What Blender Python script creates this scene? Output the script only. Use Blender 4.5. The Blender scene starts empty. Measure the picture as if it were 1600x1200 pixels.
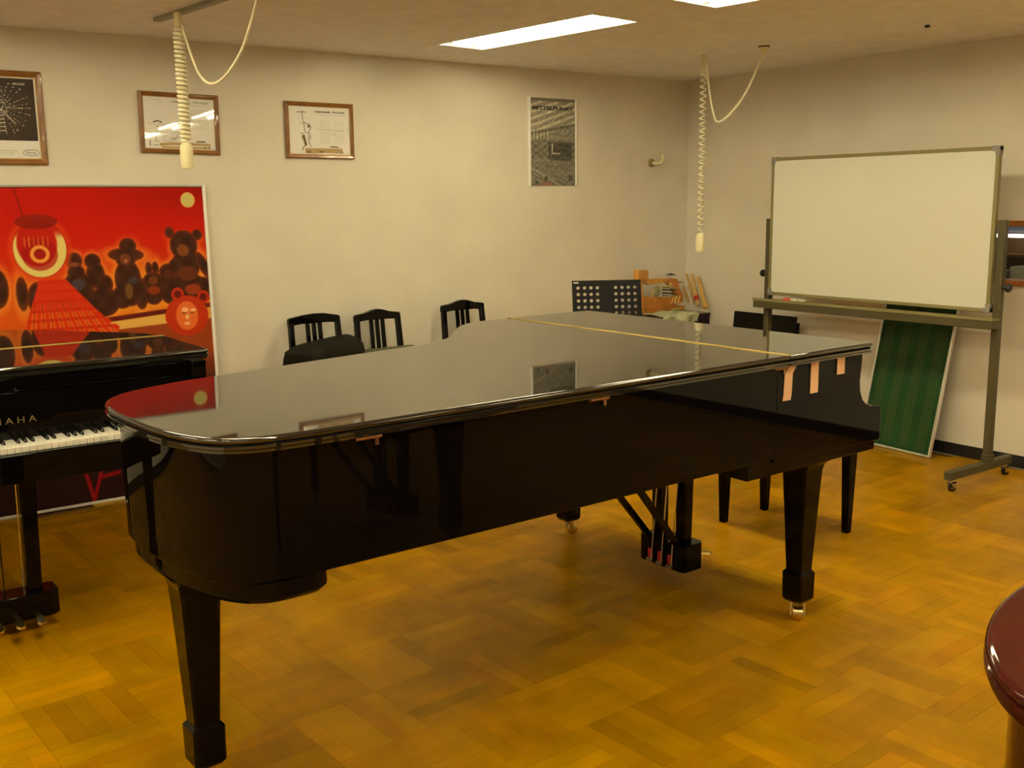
import bpy, bmesh, math, random
import numpy as np
from mathutils import Vector, Matrix, noise

random.seed(7)
sc = bpy.context.scene
C = sc.collection
PI = math.pi
R = math.radians

# ------------------------------------------------------------------ camera
F, YAW, PITCH, ROLL = 1610.57, 0.62591, 0.17485, -0.012607
CAM = Vector((-2.9517, -2.3058, 1.5254))
_cy, _sy, _cp, _sp = math.cos(YAW), math.sin(YAW), math.cos(PITCH), math.sin(PITCH)
fw = Vector((_sy*_cp, _cy*_cp, -_sp)); rt0 = Vector((_cy, -_sy, 0)); up0 = rt0.cross(fw)
rt = rt0*math.cos(ROLL) + up0*math.sin(ROLL)
up = up0*math.cos(ROLL) - rt0*math.sin(ROLL)
cam = bpy.data.cameras.new('camera'); cam.sensor_width = 36; cam.lens = F/1600*36; cam.clip_start = 0.05
camo = bpy.data.objects.new('camera', cam); C.objects.link(camo)
m = Matrix((rt, up, -fw)).transposed().to_4x4(); m.translation = CAM
camo.matrix_world = m
sc.camera = camo

def ray(px, py):
    return rt*((px-800)/F) - up*((py-600)/F) + fw
def pix(px, py, ax, v):
    "the point seen at a pixel that lies on the plane axis=value"
    d = ray(px, py); return CAM + d*((v-CAM[ax])/d[ax])
def proj(P):
    d = Vector(P)-CAM; z = d.dot(fw); return (800+F*d.dot(rt)/z, 600-F*d.dot(up)/z, z)

# ------------------------------------------------------------------ world and exposure
w = bpy.data.worlds.new('world'); sc.world = w; w.use_nodes = True
w.node_tree.nodes['Background'].inputs[0].default_value = (0.9, 0.8, 0.6, 1)
w.node_tree.nodes['Background'].inputs[1].default_value = 0.0
sc.view_settings.view_transform = 'Standard'; sc.view_settings.look = 'None'
sc.view_settings.gamma = 1; sc.view_settings.use_curve_mapping = False
sc.view_settings.exposure = 0.0
TUBE = 54.0                      # radiance of the fluorescent tubes
TUBE_COL = (1.0, 0.88, 0.53)

# ------------------------------------------------------------------ room dimensions (metres)
XR, YB, ZC = 2.71, 3.26, 2.38
XL, YF = -6.0, -7.6

# ------------------------------------------------------------------ materials
def lin(r, g, b):
    f = lambda c: (c/255/12.92 if c/255 <= .04045 else ((c/255+.055)/1.055)**2.4)
    return (f(r), f(g), f(b))
MATS = {}
def mat(name, col, rough=.5, metal=0., ior=1.5, coat=0., var=0., vscale=8., bump=0., bscale=60., attr=False, emit=0., spec=.5, stretch=None):
    if name in MATS: return MATS[name]
    ma = bpy.data.materials.new(name); ma.use_nodes = True
    nt = ma.node_tree; N = nt.nodes; L = nt.links; b = N['Principled BSDF']
    b.inputs['Roughness'].default_value = rough; b.inputs['Metallic'].default_value = metal
    b.inputs['IOR'].default_value = ior; b.inputs['Specular IOR Level'].default_value = spec
    if coat: b.inputs['Coat Weight'].default_value = coat; b.inputs['Coat Roughness'].default_value = .03
    src = None
    if attr:
        a = N.new('ShaderNodeAttribute'); a.attribute_name = 'Col'; src = a.outputs['Color']
    tc = N.new('ShaderNodeTexCoord')
    vec = tc.outputs['Object']
    if stretch:
        mp = N.new('ShaderNodeMapping'); mp.inputs['Scale'].default_value = stretch; L.new(vec, mp.inputs['Vector']); vec = mp.outputs[0]
    if var:
        nz = N.new('ShaderNodeTexNoise'); nz.inputs['Scale'].default_value = vscale; nz.inputs['Detail'].default_value = 4
        L.new(vec, nz.inputs['Vector'])
        mr = N.new('ShaderNodeMapRange'); mr.inputs['From Min'].default_value = .3; mr.inputs['From Max'].default_value = .7
        mr.inputs['To Min'].default_value = 1-var; mr.inputs['To Max'].default_value = 1+var
        L.new(nz.outputs['Fac'], mr.inputs['Value'])
        mx = N.new('ShaderNodeMix'); mx.data_type = 'RGBA'; mx.blend_type = 'MULTIPLY'; mx.inputs[0].default_value = 1
        if src: L.new(src, mx.inputs[6])
        else: mx.inputs[6].default_value = (*col, 1)
        L.new(mr.outputs[0], mx.inputs[7]); src = mx.outputs[2]
    if src: L.new(src, b.inputs['Base Color'])
    else: b.inputs['Base Color'].default_value = (*col, 1)
    if bump:
        nb = N.new('ShaderNodeTexNoise'); nb.inputs['Scale'].default_value = bscale; nb.inputs['Detail'].default_value = 3
        L.new(vec, nb.inputs['Vector'])
        bp = N.new('ShaderNodeBump'); bp.inputs['Strength'].default_value = bump; bp.inputs['Distance'].default_value = .004
        L.new(nb.outputs['Fac'], bp.inputs['Height']); L.new(bp.outputs[0], b.inputs['Normal'])
    if emit:
        b.inputs['Emission Color'].default_value = (*col, 1); b.inputs['Emission Strength'].default_value = emit
    MATS[name] = ma; return ma

def glass_mat():
    ma = bpy.data.materials.new('pane_glass'); ma.use_nodes = True
    nt = ma.node_tree; N = nt.nodes; L = nt.links; N.remove(N['Principled BSDF'])
    fr = N.new('ShaderNodeFresnel'); ge = N.new('ShaderNodeNewGeometry'); mr = N.new('ShaderNodeMapRange')
    mr.inputs['To Min'].default_value = 1.5; mr.inputs['To Max'].default_value = 1/1.5      # thin pane: same reflectance from both faces
    L.new(ge.outputs['Backfacing'], mr.inputs['Value']); L.new(mr.outputs[0], fr.inputs[0])
    tr = N.new('ShaderNodeBsdfTransparent'); gl = N.new('ShaderNodeBsdfGlossy'); gl.inputs['Roughness'].default_value = .02
    mx = N.new('ShaderNodeMixShader'); L.new(fr.outputs[0], mx.inputs[0]); L.new(tr.outputs[0], mx.inputs[1]); L.new(gl.outputs[0], mx.inputs[2])
    L.new(mx.outputs[0], N['Material Output'].inputs[0]); return ma

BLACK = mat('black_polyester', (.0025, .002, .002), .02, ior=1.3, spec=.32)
LIDM = mat('brightened_black_polyester', (.012, .011, .010), .03, ior=1.85)  # same polish as the case, lightened and more reflective so lids look brighter
MAHOG = mat('mahogany_polyester', (.048, .008, .006), .06, ior=1.32, coat=0., spec=.35, var=.25, vscale=5, stretch=(1, 8, 8))
SATIN = mat('black_satin', (.006, .005, .0045), .5, spec=.15)
CLOTHB = mat('black_cloth', (.012, .011, .008), .9, spec=.08, var=.4, vscale=14, bump=.4, bscale=120)
OLIVEC = mat('olive_seat_cloth', (.06, .055, .03), .8, var=.3, vscale=40, bump=.3, bscale=200)
BRASS = mat('brass', (.78, .66, .34), .22, metal=1)
GOLDH = mat('gold_hinge', (.34, .25, .07), .5, metal=1)
COPPER = mat('copper_hinge', (.40, .24, .18), .3, metal=1)
CHROME = mat('chrome', (.75, .75, .75), .15, metal=1)
STEEL = mat('grey_steel', (.40, .40, .38), .35, metal=1)
REDFELT = mat('red_felt', (.45, .02, .03), .9)
IVORY = mat('white_key_plastic', (.85, .83, .76), .18)
EBONY = mat('black_key_plastic', (.006, .006, .006), .12)
WALL = mat('wallpaper', (.74, .70, .63), .75, var=.05, vscale=3, bump=.35, bscale=45)
CEIL = mat('ceiling_board', (.88, .87, .88), .85, var=.05, vscale=10, bump=.3, bscale=160)
FLOORB = mat('floor_base', (.12, .05, .008), .6)
WOOD = mat('parquet', (.4, .22, .02), .30, attr=True, var=.16, vscale=6, bump=.03, bscale=30, spec=.07)
SKIRT = mat('baseboard_vinyl', (.012, .011, .013), .45)
CREAM = mat('cream_plastic', (.78, .72, .48), .4)
CREAMC = mat('cream_cable', (.80, .75, .55), .45)
RAIL = mat('grey_rail', (.28, .29, .26), .5)
FRAMEW = mat('frame_wood', (.21, .085, .018), .35, var=.25, vscale=20, coat=.3)
FRAMEG = mat('frame_gold_lip', (.36, .22, .06), .35)
ALU = mat('aluminium', (.82, .82, .80), .3, metal=.6)
WHITEF = mat('white_aluminium', (.92, .91, .92), .3)
PAPER = mat('paper', (.92, .91, .92), .7)
INK = mat('ink', (.03, .025, .02), .7)
INKG = mat('grey_ink', (.30, .29, .26), .7)
INKT = mat('tan_ink', (.55, .38, .16), .7)
PRINT = mat('colour_print', (1, 1, 1), .35, attr=True)
PAINT = mat('painting_print', (1, 1, 1), .6, attr=True, spec=.12)
BOARD = mat('whiteboard_enamel', (.66, .67, .62), .16)
STAND = mat('olive_grey_metal', (.075, .064, .030), .45, spec=.3)
TRAYM = mat('tray_metal', (.21, .185, .085), .45, spec=.3)
CORNER = mat('grey_plastic', (.22, .20, .19), .5)
BLACKP = mat('black_plastic', (.01, .01, .01), .4)
MARKER = mat('red_marker_plastic', (.75, .06, .03), .35)
MARKW = mat('pale_marker_plastic', (.7, .66, .5), .4)
GREEN = mat('chalkboard_green', (.012, .055, .017), .5, var=.25, vscale=6, spec=.2)
STAVE = mat('stave_line', (.06, .075, .012), .6)
PINE = mat('pine_wood', (.55, .27, .05), .5, var=.25, vscale=20, stretch=(1, 1, .2))
PINED = mat('orange_wood', (.45, .17, .025), .45, var=.25, vscale=20)
STICK = mat('stick_wood', (.58, .36, .10), .5, var=.2, vscale=30)
FELTG = mat('grey_green_felt', (.25, .24, .12), .9, var=.3, vscale=60)
BAG = mat('plastic_bag', (.50, .53, .36), .3, var=.25, vscale=22)
LEAF = mat('green_print', (.28, .36, .05), .5)
TABLEW = mat('dark_table_wood', (.018, .010, .011), .3, var=.3, vscale=10)
STANDB = mat('music_stand_black', (.008, .0075, .009), .6, spec=.15)
TAPE = mat('pinkish_felt', (.78, .48, .30), .85)
CLOTHW = mat('white_cloth', (.72, .70, .60), .85, bump=.3, bscale=60)
LETTER = mat('gold_lettering', (.24, .19, .10), .35, metal=.6)
WINW = mat('window_wood', (.36, .12, .02), .4, var=.2, vscale=14)
SHELFW = mat('shelf_wood', (.20, .10, .025), .5, var=.3, vscale=9)
SHELFD = mat('blue_grey_board', (.10, .11, .15), .6)  # plain blue-grey board colour
GREYB = mat('grey_green_box', (.33, .34, .27), .6)
TUBEM = mat('tube_glow', TUBE_COL, .5, emit=TUBE)
TUBES = mat('small_tube_glow', (1, .9, .7), .5, emit=6)
FIXW = mat('fixture_white', (.85, .84, .80), .4)
GLASS = glass_mat()

# ------------------------------------------------------------------ mesh helpers
class MB:
    def __init__(s): s.v = []; s.f = []; s.c = None
    def add(s, vs, fs):
        o = len(s.v); s.v += [tuple(v) for v in vs]; s.f += [tuple(i+o for i in f) for f in fs]; return s
    def box(s, x0, x1, y0, y1, z0, z1):
        return s.add([(x0,y0,z0),(x1,y0,z0),(x1,y1,z0),(x0,y1,z0),(x0,y0,z1),(x1,y0,z1),(x1,y1,z1),(x0,y1,z1)],
                     [(0,3,2,1),(4,5,6,7),(0,1,5,4),(1,2,6,5),(2,3,7,6),(3,0,4,7)])
    def loft(s, rings, cap=True, closed=True):
        n = len(rings[0]); vs = [p for r in rings for p in r]; fs = []
        for k in range(len(rings)-1):
            for i in range(n if closed else n-1):
                j = (i+1) % n; fs.append((k*n+i, k*n+j, (k+1)*n+j, (k+1)*n+i))
        if cap: fs.append(tuple(reversed(range(n)))); fs.append(tuple(range((len(rings)-1)*n, len(rings)*n)))
        return s.add(vs, fs)
    def tube(s, pts, r, n=10, cap=True):
        pts = [Vector(p) for p in pts]; rr = r if isinstance(r, (list, tuple)) else [r]*len(pts)
        rings = []; u = None
        for i, p in enumerate(pts):
            t = (pts[min(i+1, len(pts)-1)]-pts[max(i-1, 0)]).normalized()
            if u is None: u = t.orthogonal().normalized()
            else: u = (u - t*u.dot(t)).normalized()
            v = t.cross(u)
            rings.append([p + (u*math.cos(2*PI*k/n)+v*math.sin(2*PI*k/n))*rr[i] for k in range(n)])
        return s.loft(rings, cap)
    def cyl(s, a, b, r0, r1=None, n=20): return s.tube([a, b], [r0, r0 if r1 is None else r1], n)
    def bar(s, a, b, wd, hg, upv=(0, 0, 1)):
        a, b = Vector(a), Vector(b); t = (b-a).normalized(); sd = t.cross(Vector(upv)).normalized(); u = sd.cross(t)
        ring = lambda p: [p+sd*(sx*wd/2)+u*(sz*hg/2) for sx, sz in ((-1,-1),(1,-1),(1,1),(-1,1))]
        return s.loft([ring(a), ring(b)])
    def prism(s, poly, axis, a, b):
        "polygon in the plane normal to axis (0 x: (y,z), 1 y: (x,z), 2 z: (x,y)) pushed from a to b"
        P = lambda q, t: {0: (t, q[0], q[1]), 1: (q[0], t, q[1]), 2: (q[0], q[1], t)}[axis]
        return s.loft([[P(q, a) for q in poly], [P(q, b) for q in poly]])
    def lathe(s, prof, c=(0, 0, 0), n=24):
        return s.loft([[(c[0]+r*math.cos(2*PI*k/n), c[1]+r*math.sin(2*PI*k/n), c[2]+z) for k in range(n)] for r, z in prof])
    def build(s, name, ma, parent=None, smooth=35, bevel=0., seg=2, recalc=True):
        me = bpy.data.meshes.new(name); me.from_pydata(s.v, [], s.f)
        if recalc:
            bm = bmesh.new(); bm.from_mesh(me); bmesh.ops.recalc_face_normals(bm, faces=bm.faces); bm.to_mesh(me); bm.free()
        me.materials.append(ma)
        if smooth:
            me.polygons.foreach_set('use_smooth', [True]*len(me.polygons)); me.set_sharp_from_angle(angle=R(smooth))
        o = bpy.data.objects.new(name, me); C.objects.link(o)
        if parent: o.parent = parent
        if bevel:
            b = o.modifiers.new('bevel', 'BEVEL'); b.width = bevel; b.segments = seg; b.limit_method = 'ANGLE'; b.angle_limit = R(40)
            b.harden_normals = False
        return o
def box(x0, x1, y0, y1, z0, z1): return MB().box(x0, x1, y0, y1, z0, z1)

def tag(o, label, cat, group=None):
    o['label'] = label; o['category'] = cat
    if group: o['group'] = group
    return o
def thing(name, label, cat, loc=(0, 0, 0), rz=0., group=None):
    o = bpy.data.objects.new(name, None); C.objects.link(o); o.location = loc; o.rotation_euler = (0, 0, rz)
    o.empty_display_size = .1
    return tag(o, label, cat, group)
def struct(o): o['kind'] = 'structure'; return o
def dup(root, loc, rz, label, group=None):
    r = root.copy(); C.objects.link(r); r.location = loc; r.rotation_euler = (0, 0, rz); r['label'] = label
    if group: r['group'] = group
    for ch in list(root.children):
        c = ch.copy(); C.objects.link(c); c.parent = r
        for g in list(ch.children):
            d = g.copy(); C.objects.link(d); d.parent = c
    return r
def text(s, size, ma, parent, origin, ux, uy, name='lettering', depth=.0004, width=None, align='CENTER', weight=0.):
    "flat lettering: ux is the reading direction, uy points to the letters' tops"
    cu = bpy.data.curves.new(name, 'FONT'); cu.body = s; cu.size = size; cu.align_x = align; cu.align_y = 'CENTER'; cu.extrude = depth; cu.offset = weight
    t = bpy.data.objects.new(name, cu); C.objects.link(t)
    dg = bpy.context.evaluated_depsgraph_get(); me = bpy.data.meshes.new_from_object(t.evaluated_get(dg))
    bpy.data.objects.remove(t); bpy.data.curves.remove(cu)
    k = 1.
    if width:
        xs = [v.co.x for v in me.vertices]; k = width/(max(xs)-min(xs))
    ux, uy, o = Vector(ux), Vector(uy), Vector(origin); uz = ux.cross(uy)
    for v in me.vertices: v.co = o + ux*v.co.x*k + uy*v.co.y + uz*v.co.z
    me.materials.clear(); me.materials.append(ma); me.name = name
    ob = bpy.data.objects.new(name, me); C.objects.link(ob); ob.parent = parent; return ob
def grid_print(name, ma, parent, pos, W, H, nx, ny, colour):
    "flat print: colour(u, v) gives sRGB 0-255 arrays over a grid of small faces; pos(u, v) places it"
    us = np.linspace(0, W, nx+1); vs = np.linspace(0, H, ny+1)
    U, V = np.meshgrid(us, vs); P = pos(U, V); P = np.stack([np.broadcast_to(p, U.shape) for p in P], -1).reshape(-1, 3)
    i = np.arange(nx*ny); r, c = i//nx, i % nx; a = r*(nx+1)+c
    F_ = np.stack([a, a+1, a+nx+2, a+nx+1], 1)
    me = bpy.data.meshes.new(name); me.from_pydata(P.tolist(), [], F_.tolist())
    col = np.clip(np.stack(colour(U, V), -1), 0, 255)/255
    col = np.where(col <= .04045, col/12.92, ((col+.055)/1.055)**2.4).reshape(-1, 3)
    at = me.color_attributes.new('Col', 'FLOAT_COLOR', 'POINT')
    at.data.foreach_set('color', np.concatenate([col, np.ones((len(col), 1))], 1).ravel().astype(np.float32))
    me.materials.append(ma); o = bpy.data.objects.new(name, me); C.objects.link(o); o.parent = parent; return o
def catmull(pts, step=.02, closed=False):
    P = [Vector(p) for p in pts]; out = []
    for i in range(len(P)-1):
        p0 = P[max(i-1, 0)]; p1, p2 = P[i], P[i+1]; p3 = P[min(i+2, len(P)-1)]
        n = max(1, int((p2-p1).length/step))
        for k in range(n):
            t = k/n
            out.append(.5*((2*p1)+(p2-p0)*t+(2*p0-5*p1+4*p2-p3)*t*t+(3*p1-p0-3*p2+p3)*t**3))
    out.append(P[-1]); return out
def resample(pts, step=.02, it=5):
    "even spacing along an open outline, then a little smoothing of everything but its ends"
    P = [Vector(p[:2]) for p in pts]; out = [P[0]]; 
    for a, b in zip(P, P[1:]):
        n = max(1, round((b-a).length/step))
        out += [a.lerp(b, (k+1)/n) for k in range(n)]
    for _ in range(it): out = [out[0]]+[(out[i-1]+out[i]*2+out[i+1])/4 for i in range(1, len(out)-1)]+[out[-1]]
    return [tuple(p) for p in out]
def offset(poly, d):
    "inset a closed CCW or CW outline by d (positive = inwards)"
    n = len(poly); A = sum(poly[i][0]*poly[(i+1) % n][1]-poly[(i+1) % n][0]*poly[i][1] for i in range(n)); sg = 1 if A > 0 else -1
    out = []
    for i in range(n):
        a, b, c = Vector(poly[i-1][:2]), Vector(poly[i][:2]), Vector(poly[(i+1) % n][:2])
        e1, e2 = (b-a).normalized(), (c-b).normalized()
        n1, n2 = Vector((-e1.y, e1.x))*sg, Vector((-e2.y, e2.x))*sg
        k = n1+n2; k = k/max(.35, k.dot(n1)) if k.length > 1e-6 else n1
        out.append(b+k*d)
    return out

# ================================================================== SETTING
# floor: basket-weave parquet, blocks of five strips, laid at a slight angle to the walls
fl = struct(box(XL, XR, YF, YB, -.05, -.008).build('floor', FLOORB, smooth=0))
TH = .063; ct, st = math.cos(TH), math.sin(TH); PB = .299; V0 = -.07
strips = []
rs = random.Random(3)
for i in range(-26, 14):
    for j in range(-30, 16):
        along_v = (i+j) % 2 == 1
        blk = rs.gauss(0, 1)
        for k in range(5):
            a0, a1 = k*PB/5, (k+1)*PB/5
            u0, u1, v0, v1 = (a0, a1, 0, PB) if along_v else (0, PB, a0, a1)
            u0 += i*PB; u1 += i*PB; v0 += V0+j*PB; v1 += V0+j*PB
            tone = .6*blk+rs.gauss(0, 1)*.6; hue = rs.gauss(0, 1)
            um, vm = (u0+u1)/2, (v0+v1)/2
            x, y = um*ct-vm*st, um*st+vm*ct
            if not (XL+.12 < x < XR-.02 and YF+.12 < y < YB-.02): continue
            dz = rs.uniform(-.00015, .00015)
            strips.append((u0, u1, v0, v1, x, y, tone, hue, dz))
def strip_geo(s):
    u0, u1, v0, v1, x, y, tone, hue, dz = s; g = .0001; b = .00035
    rings = []
    for ins, z in ((g, -.008), (g, -.0015+dz), (g+b, dz)):
        rings.append([(u*ct-v*st, u*st+v*ct, z) for u, v in ((u0+ins, v0+ins), (u1-ins, v0+ins), (u1-ins, v1-ins), (u0+ins, v1-ins))])
    k = min(1.3, max(.74, 1+.13*tone))
    col = (.345*k, .166*k*(1+.035*hue), .0*k)
    return rings, col
def in_view(s):
    px, py, z = proj((s[4], s[5], 0))
    return z > .2 and -20 < px < 1620 and py < 1225
vis = sorted([s for s in strips if in_view(s)], key=lambda s: (s[4]-CAM.x)**2+(s[5]-CAM.y)**2)
near = set(id(s) for s in vis[:300])
def strips_obj(lst, name, kind=None):
    mb = MB(); cols = []
    for s in lst:
        rg, col = strip_geo(s); o = len(mb.v); mb.v += [p for r_ in rg for p in r_]
        for k in range(2):
            for q in range(4): mb.f.append((o+k*4+q, o+k*4+(q+1) % 4, o+k*4+4+(q+1) % 4, o+k*4+4+q))
        mb.f.append((o+8, o+9, o+10, o+11)); cols += [col]*12
    ob = mb.build(name, WOOD, fl, smooth=0, recalc=False); me = ob.data
    at = me.color_attributes.new('Col', 'FLOAT_COLOR', 'POINT')
    at.data.foreach_set('color', np.array([(*c, 1) for c in cols], np.float32).ravel())
    if kind: ob['kind'] = kind
    return ob
for s in vis[:300]: strips_obj([s], 'parquet_strip')
strips_obj([s for s in strips if id(s) not in near], 'parquet_strips', 'stuff')

# walls
wb = struct(box(XL-.1, XR+.1, YB, YB+.1, -.05, ZC+.02).build('wall_back', WALL, smooth=0))
for k in range(-7, 5):                               # wallpaper strips with hairline butt joints
    xa_, xb_ = max(XL+.002, -.478+.854*k), min(XR-.002, -.478+.854*(k+1))
    if xb_-xa_ > .05: box(xa_+.0006, xb_-.0006, YB-.0008, YB+.001, .073, ZC-.001).build('wallpaper_strip', WALL, wb, smooth=0)
# right wall with the interior window opening
WY0, WY1, WZ0, WZ1 = -.75, 1.55, 1.035, 1.385
mb = MB(); mb.box(XR, XR+.1, WY1, YB, -.05, ZC+.02); mb.box(XR, XR+.1, YF, WY0, -.05, ZC+.02)
mb.box(XR, XR+.1, WY0, WY1, -.05, WZ0); mb.box(XR, XR+.1, WY0, WY1, WZ1, ZC+.02)
wr = struct(mb.build('wall_right', WALL, smooth=0))
struct(box(XL-.1, XL, YF-.1, YB, -.05, ZC+.02).build('wall_left', WALL, smooth=0))
struct(box(XL, XR+.1, YF-.1, YF, -.05, ZC+.02).build('wall_front', WALL, smooth=0))
struct(box(XR-.009, XR, YF, YB, 0, .072).build('baseboard_right', SKIRT, bevel=.003))
struct(box(XL, XR-.009, YB-.009, YB, 0, .072).build('baseboard_back', SKIRT, bevel=.003))

# interior window in the right wall: wooden frame, pane, storage space with a tube light behind
wn = struct(bpy.data.objects.new('window_1', None)); C.objects.link(wn); wn.location = (XR, 0, 0)
t = .026
box(-.02, .11, WY0-.03, WY1+.03, WZ1-t, WZ1+.004).build('head', WINW, wn, bevel=.003)
box(-.03, .11, WY0-.03, WY1+.03, WZ0-.002, WZ0+.024).build('sill', WINW, wn, bevel=.003)
box(-.02, .11, WY1-t, WY1+.004, WZ0, WZ1).build('jamb', WINW, wn, bevel=.003)
box(-.02, .11, WY0-.004, WY0+t, WZ0, WZ1).build('jamb', WINW, wn, bevel=.003)
box(.05, .054, WY0, WY1, WZ0+.02, WZ1-t).build('pane', GLASS, wn, smooth=0)
nr = thing('storage_shelf', 'brown wooden storage shelves behind the wood-framed wall window', 'shelf', (XR+.1, 0, 0))
mb = MB(); mb.box(0, .55, WY0-.05, WY0-.03, .9, 1.55); mb.box(0, .55, WY1+.03, WY1+.05, .9, 1.55); mb.box(0, .55, WY0-.03, WY1+.03, 1.53, 1.55)
mb.build('carcass', SHELFW, nr)
box(0, .57, WY0-.05, WY1+.05, .88, .9).build('bottom_board', SHELFW, nr)
box(.55, .57, WY0-.05, WY1+.05, .9, 1.55).build('back_board', SHELFW, nr)
box(.30, .55, WY0-.03, WY1+.03, 1.165, 1.18).build('shelf_board', SHELFW, nr)
for k in range(8):
    yy = WY1-.1-k*.30; box(.50, .55, yy-.01, yy+.01, .9, 1.53).build('divider', SHELFW, nr)
box(.36, .38, WY0-.03, WY1+.03, 1.306, 1.53).build('pelmet', SHELFD, nr)
tl = thing('tube_lamp', 'slim glowing tube lamp seen through the wood-framed wall window', 'lamp', (XR+.44, 0, 1.288))
MB().cyl((0, -.65, 0), (0, 1.40, 0), .010, n=10).build('tube', TUBES, tl)
box(-.012, .012, 1.40, 1.43, -.014, .017).build('end_cap', FIXW, tl); box(-.012, .012, -.68, -.65, -.014, .017).build('end_cap', FIXW, tl)
bx = MB().box(0, .16, -.12, .16, 0, .22).build('storage_box', GREYB, bevel=.006); bx.location = (XR+.2, .70, .9005)
tag(bx, 'grey-green box standing behind the wood-framed wall window', 'box')
bx = MB().box(0, .12, 0, .10, 0, .19).build('storage_box', SHELFD, bevel=.004); bx.location = (XR+.25, .90, .9005)
tag(bx, 'small dark box standing behind the wood-framed wall window', 'box')

# ceiling: boards in bands that run beside the sunken light fittings
ce = struct(box(XL-.1, XR+.1, YF-.1, YB+.1, ZC+.20, ZC+.23).build('ceiling', CEIL, smooth=0))
FC = Vector((.399, 2.113)); FWD, FLN, GAP = .311, 1.15, .47
def cpt(u, v):
    "u across the fittings, v along them; the grid is turned by about six degrees"
    a = R(6.0); return (FC.x+u*math.cos(a)-v*math.sin(a), FC.y+u*math.sin(a)+v*math.cos(a))
def panel(u0, u1, v0, v1):
    pts = [cpt(u, v) for u, v in ((u0, v0), (u1, v0), (u1, v1), (u0, v1))]
    cx, cy = sum(p[0] for p in pts)/4, sum(p[1] for p in pts)/4; rad = math.hypot(u1-u0, v1-v0)/2
    if not (XL-rad < cx < XR+rad and YF-rad < cy < YB+rad): return
    g = .0007
    pts = [cpt(u, v) for u, v in ((u0+g, v0+g), (u1-g, v0+g), (u1-g, v1-g), (u0+g, v1-g))]
    # clip to the room
    for ax, lim, sg in ((0, XL-.05, 1), (0, XR+.05, -1), (1, YF-.05, 1), (1, YB+.05, -1)):
        q = []
        for i in range(len(pts)):
            a, b = pts[i-1], pts[i]; da, db = (a[ax]-lim)*sg, (b[ax]-lim)*sg
            if (da >= 0) != (db >= 0):
                tt = da/(da-db); q.append((a[0]+(b[0]-a[0])*tt, a[1]+(b[1]-a[1])*tt))
            if db >= 0: q.append(b)
        pts = q
        if len(pts) < 3: return
    MB().prism(pts, 2, ZC, ZC+.012).build('ceiling_board', CEIL, ce, smooth=0)
PER = FLN+GAP
colw = 2.66
vrows = range(-6, 2)
for uc in (0, -colw, -2*colw):
    for k in vrows:                      # boards in the fixture bands, between the fittings
        panel(uc-FWD/2, uc+FWD/2, k*PER+FLN/2, k*PER+FLN/2+GAP)
        if k == 1: panel(uc-FWD/2, uc+FWD/2, k*PER-FLN/2, k*PER+FLN/2)
def band(u0, u1):
    n = max(1, round((u1-u0)/.455)); wdt = (u1-u0)/n
    for a in range(n):
        for k in range(-13, 4): panel(u0+a*wdt, u0+(a+1)*wdt, k*.91+.1, (k+1)*.91+.1)
band(FWD/2, FWD/2+3.2); band(-colw+FWD/2, -FWD/2); band(-2*colw+FWD/2, -colw-FWD/2); band(-2*colw-FWD/2-1.8, -2*colw-FWD/2)

def fixture(u, v, label):
    x, y = cpt(u, v)
    o = thing('ceiling_light', label, 'ceiling light', (x, y, ZC), R(6.0), 'sunken fluorescent ceiling lights')
    a, b = FWD/2, FLN/2; d = .065
    mb = MB()
    s = .004
    mb.box(-a, a, -b, b, d, d+.006)
    mb.box(-a, -a+s, -b, b, 0, d); mb.box(a-s, a, -b, b, 0, d); mb.box(-a+s, a-s, -b, -b+s, 0, d); mb.box(-a+s, a-s, b-s, b, 0, d)
    mb.build('housing', FIXW, o, smooth=0)
    mb = MB(); e = .010
    mb.box(-a-e, -a, -b-e, b+e, -.004, 0); mb.box(a, a+e, -b-e, b+e, -.004, 0); mb.box(-a, a, -b-e, -b, -.004, 0); mb.box(-a, a, b, b+e, -.004, 0)
    mb.build('trim_frame', FIXW, o, smooth=0)
    for xx in (-.075, .075):
        MB().cyl((xx, -b+.035, .020), (xx, b-.035, .020), .015, n=12).build('tube', TUBEM, o)
        for sg in (-1, 1):
            MB().box(xx-.017, xx+.017, min(sg*(b-.03), sg*(b-.012)), max(sg*(b-.03), sg*(b-.012)), .004, d).build('lamp_holder', FIXW, o, bevel=.003)
    return o
fixture(0, 0, 'sunken two-tube ceiling light nearest the wall with the framed prints')
fixture(0, -PER, 'sunken two-tube ceiling light above the long black grand piano')
ORD = ('first', 'second', 'third', 'fourth', 'added fifth')  # fifth lamps are unseen additions that send light under the long piano
for k in (2, 3, 4): fixture(0, -k*PER, 'sunken two-tube ceiling light, %s from the print wall in the row over the long piano' % ORD[k])
for k in range(5): fixture(-colw, -k*PER, 'sunken two-tube ceiling light, %s from the painting in the row over the small grand' % ORD[k])
for k in range(5): fixture(-2*colw, -k*PER, 'unseen extra two-tube ceiling light, %s from the painting wall in the row along the far wall' % ORD[k])  # whole row added out of view for more low-angle light on the floor

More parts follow.
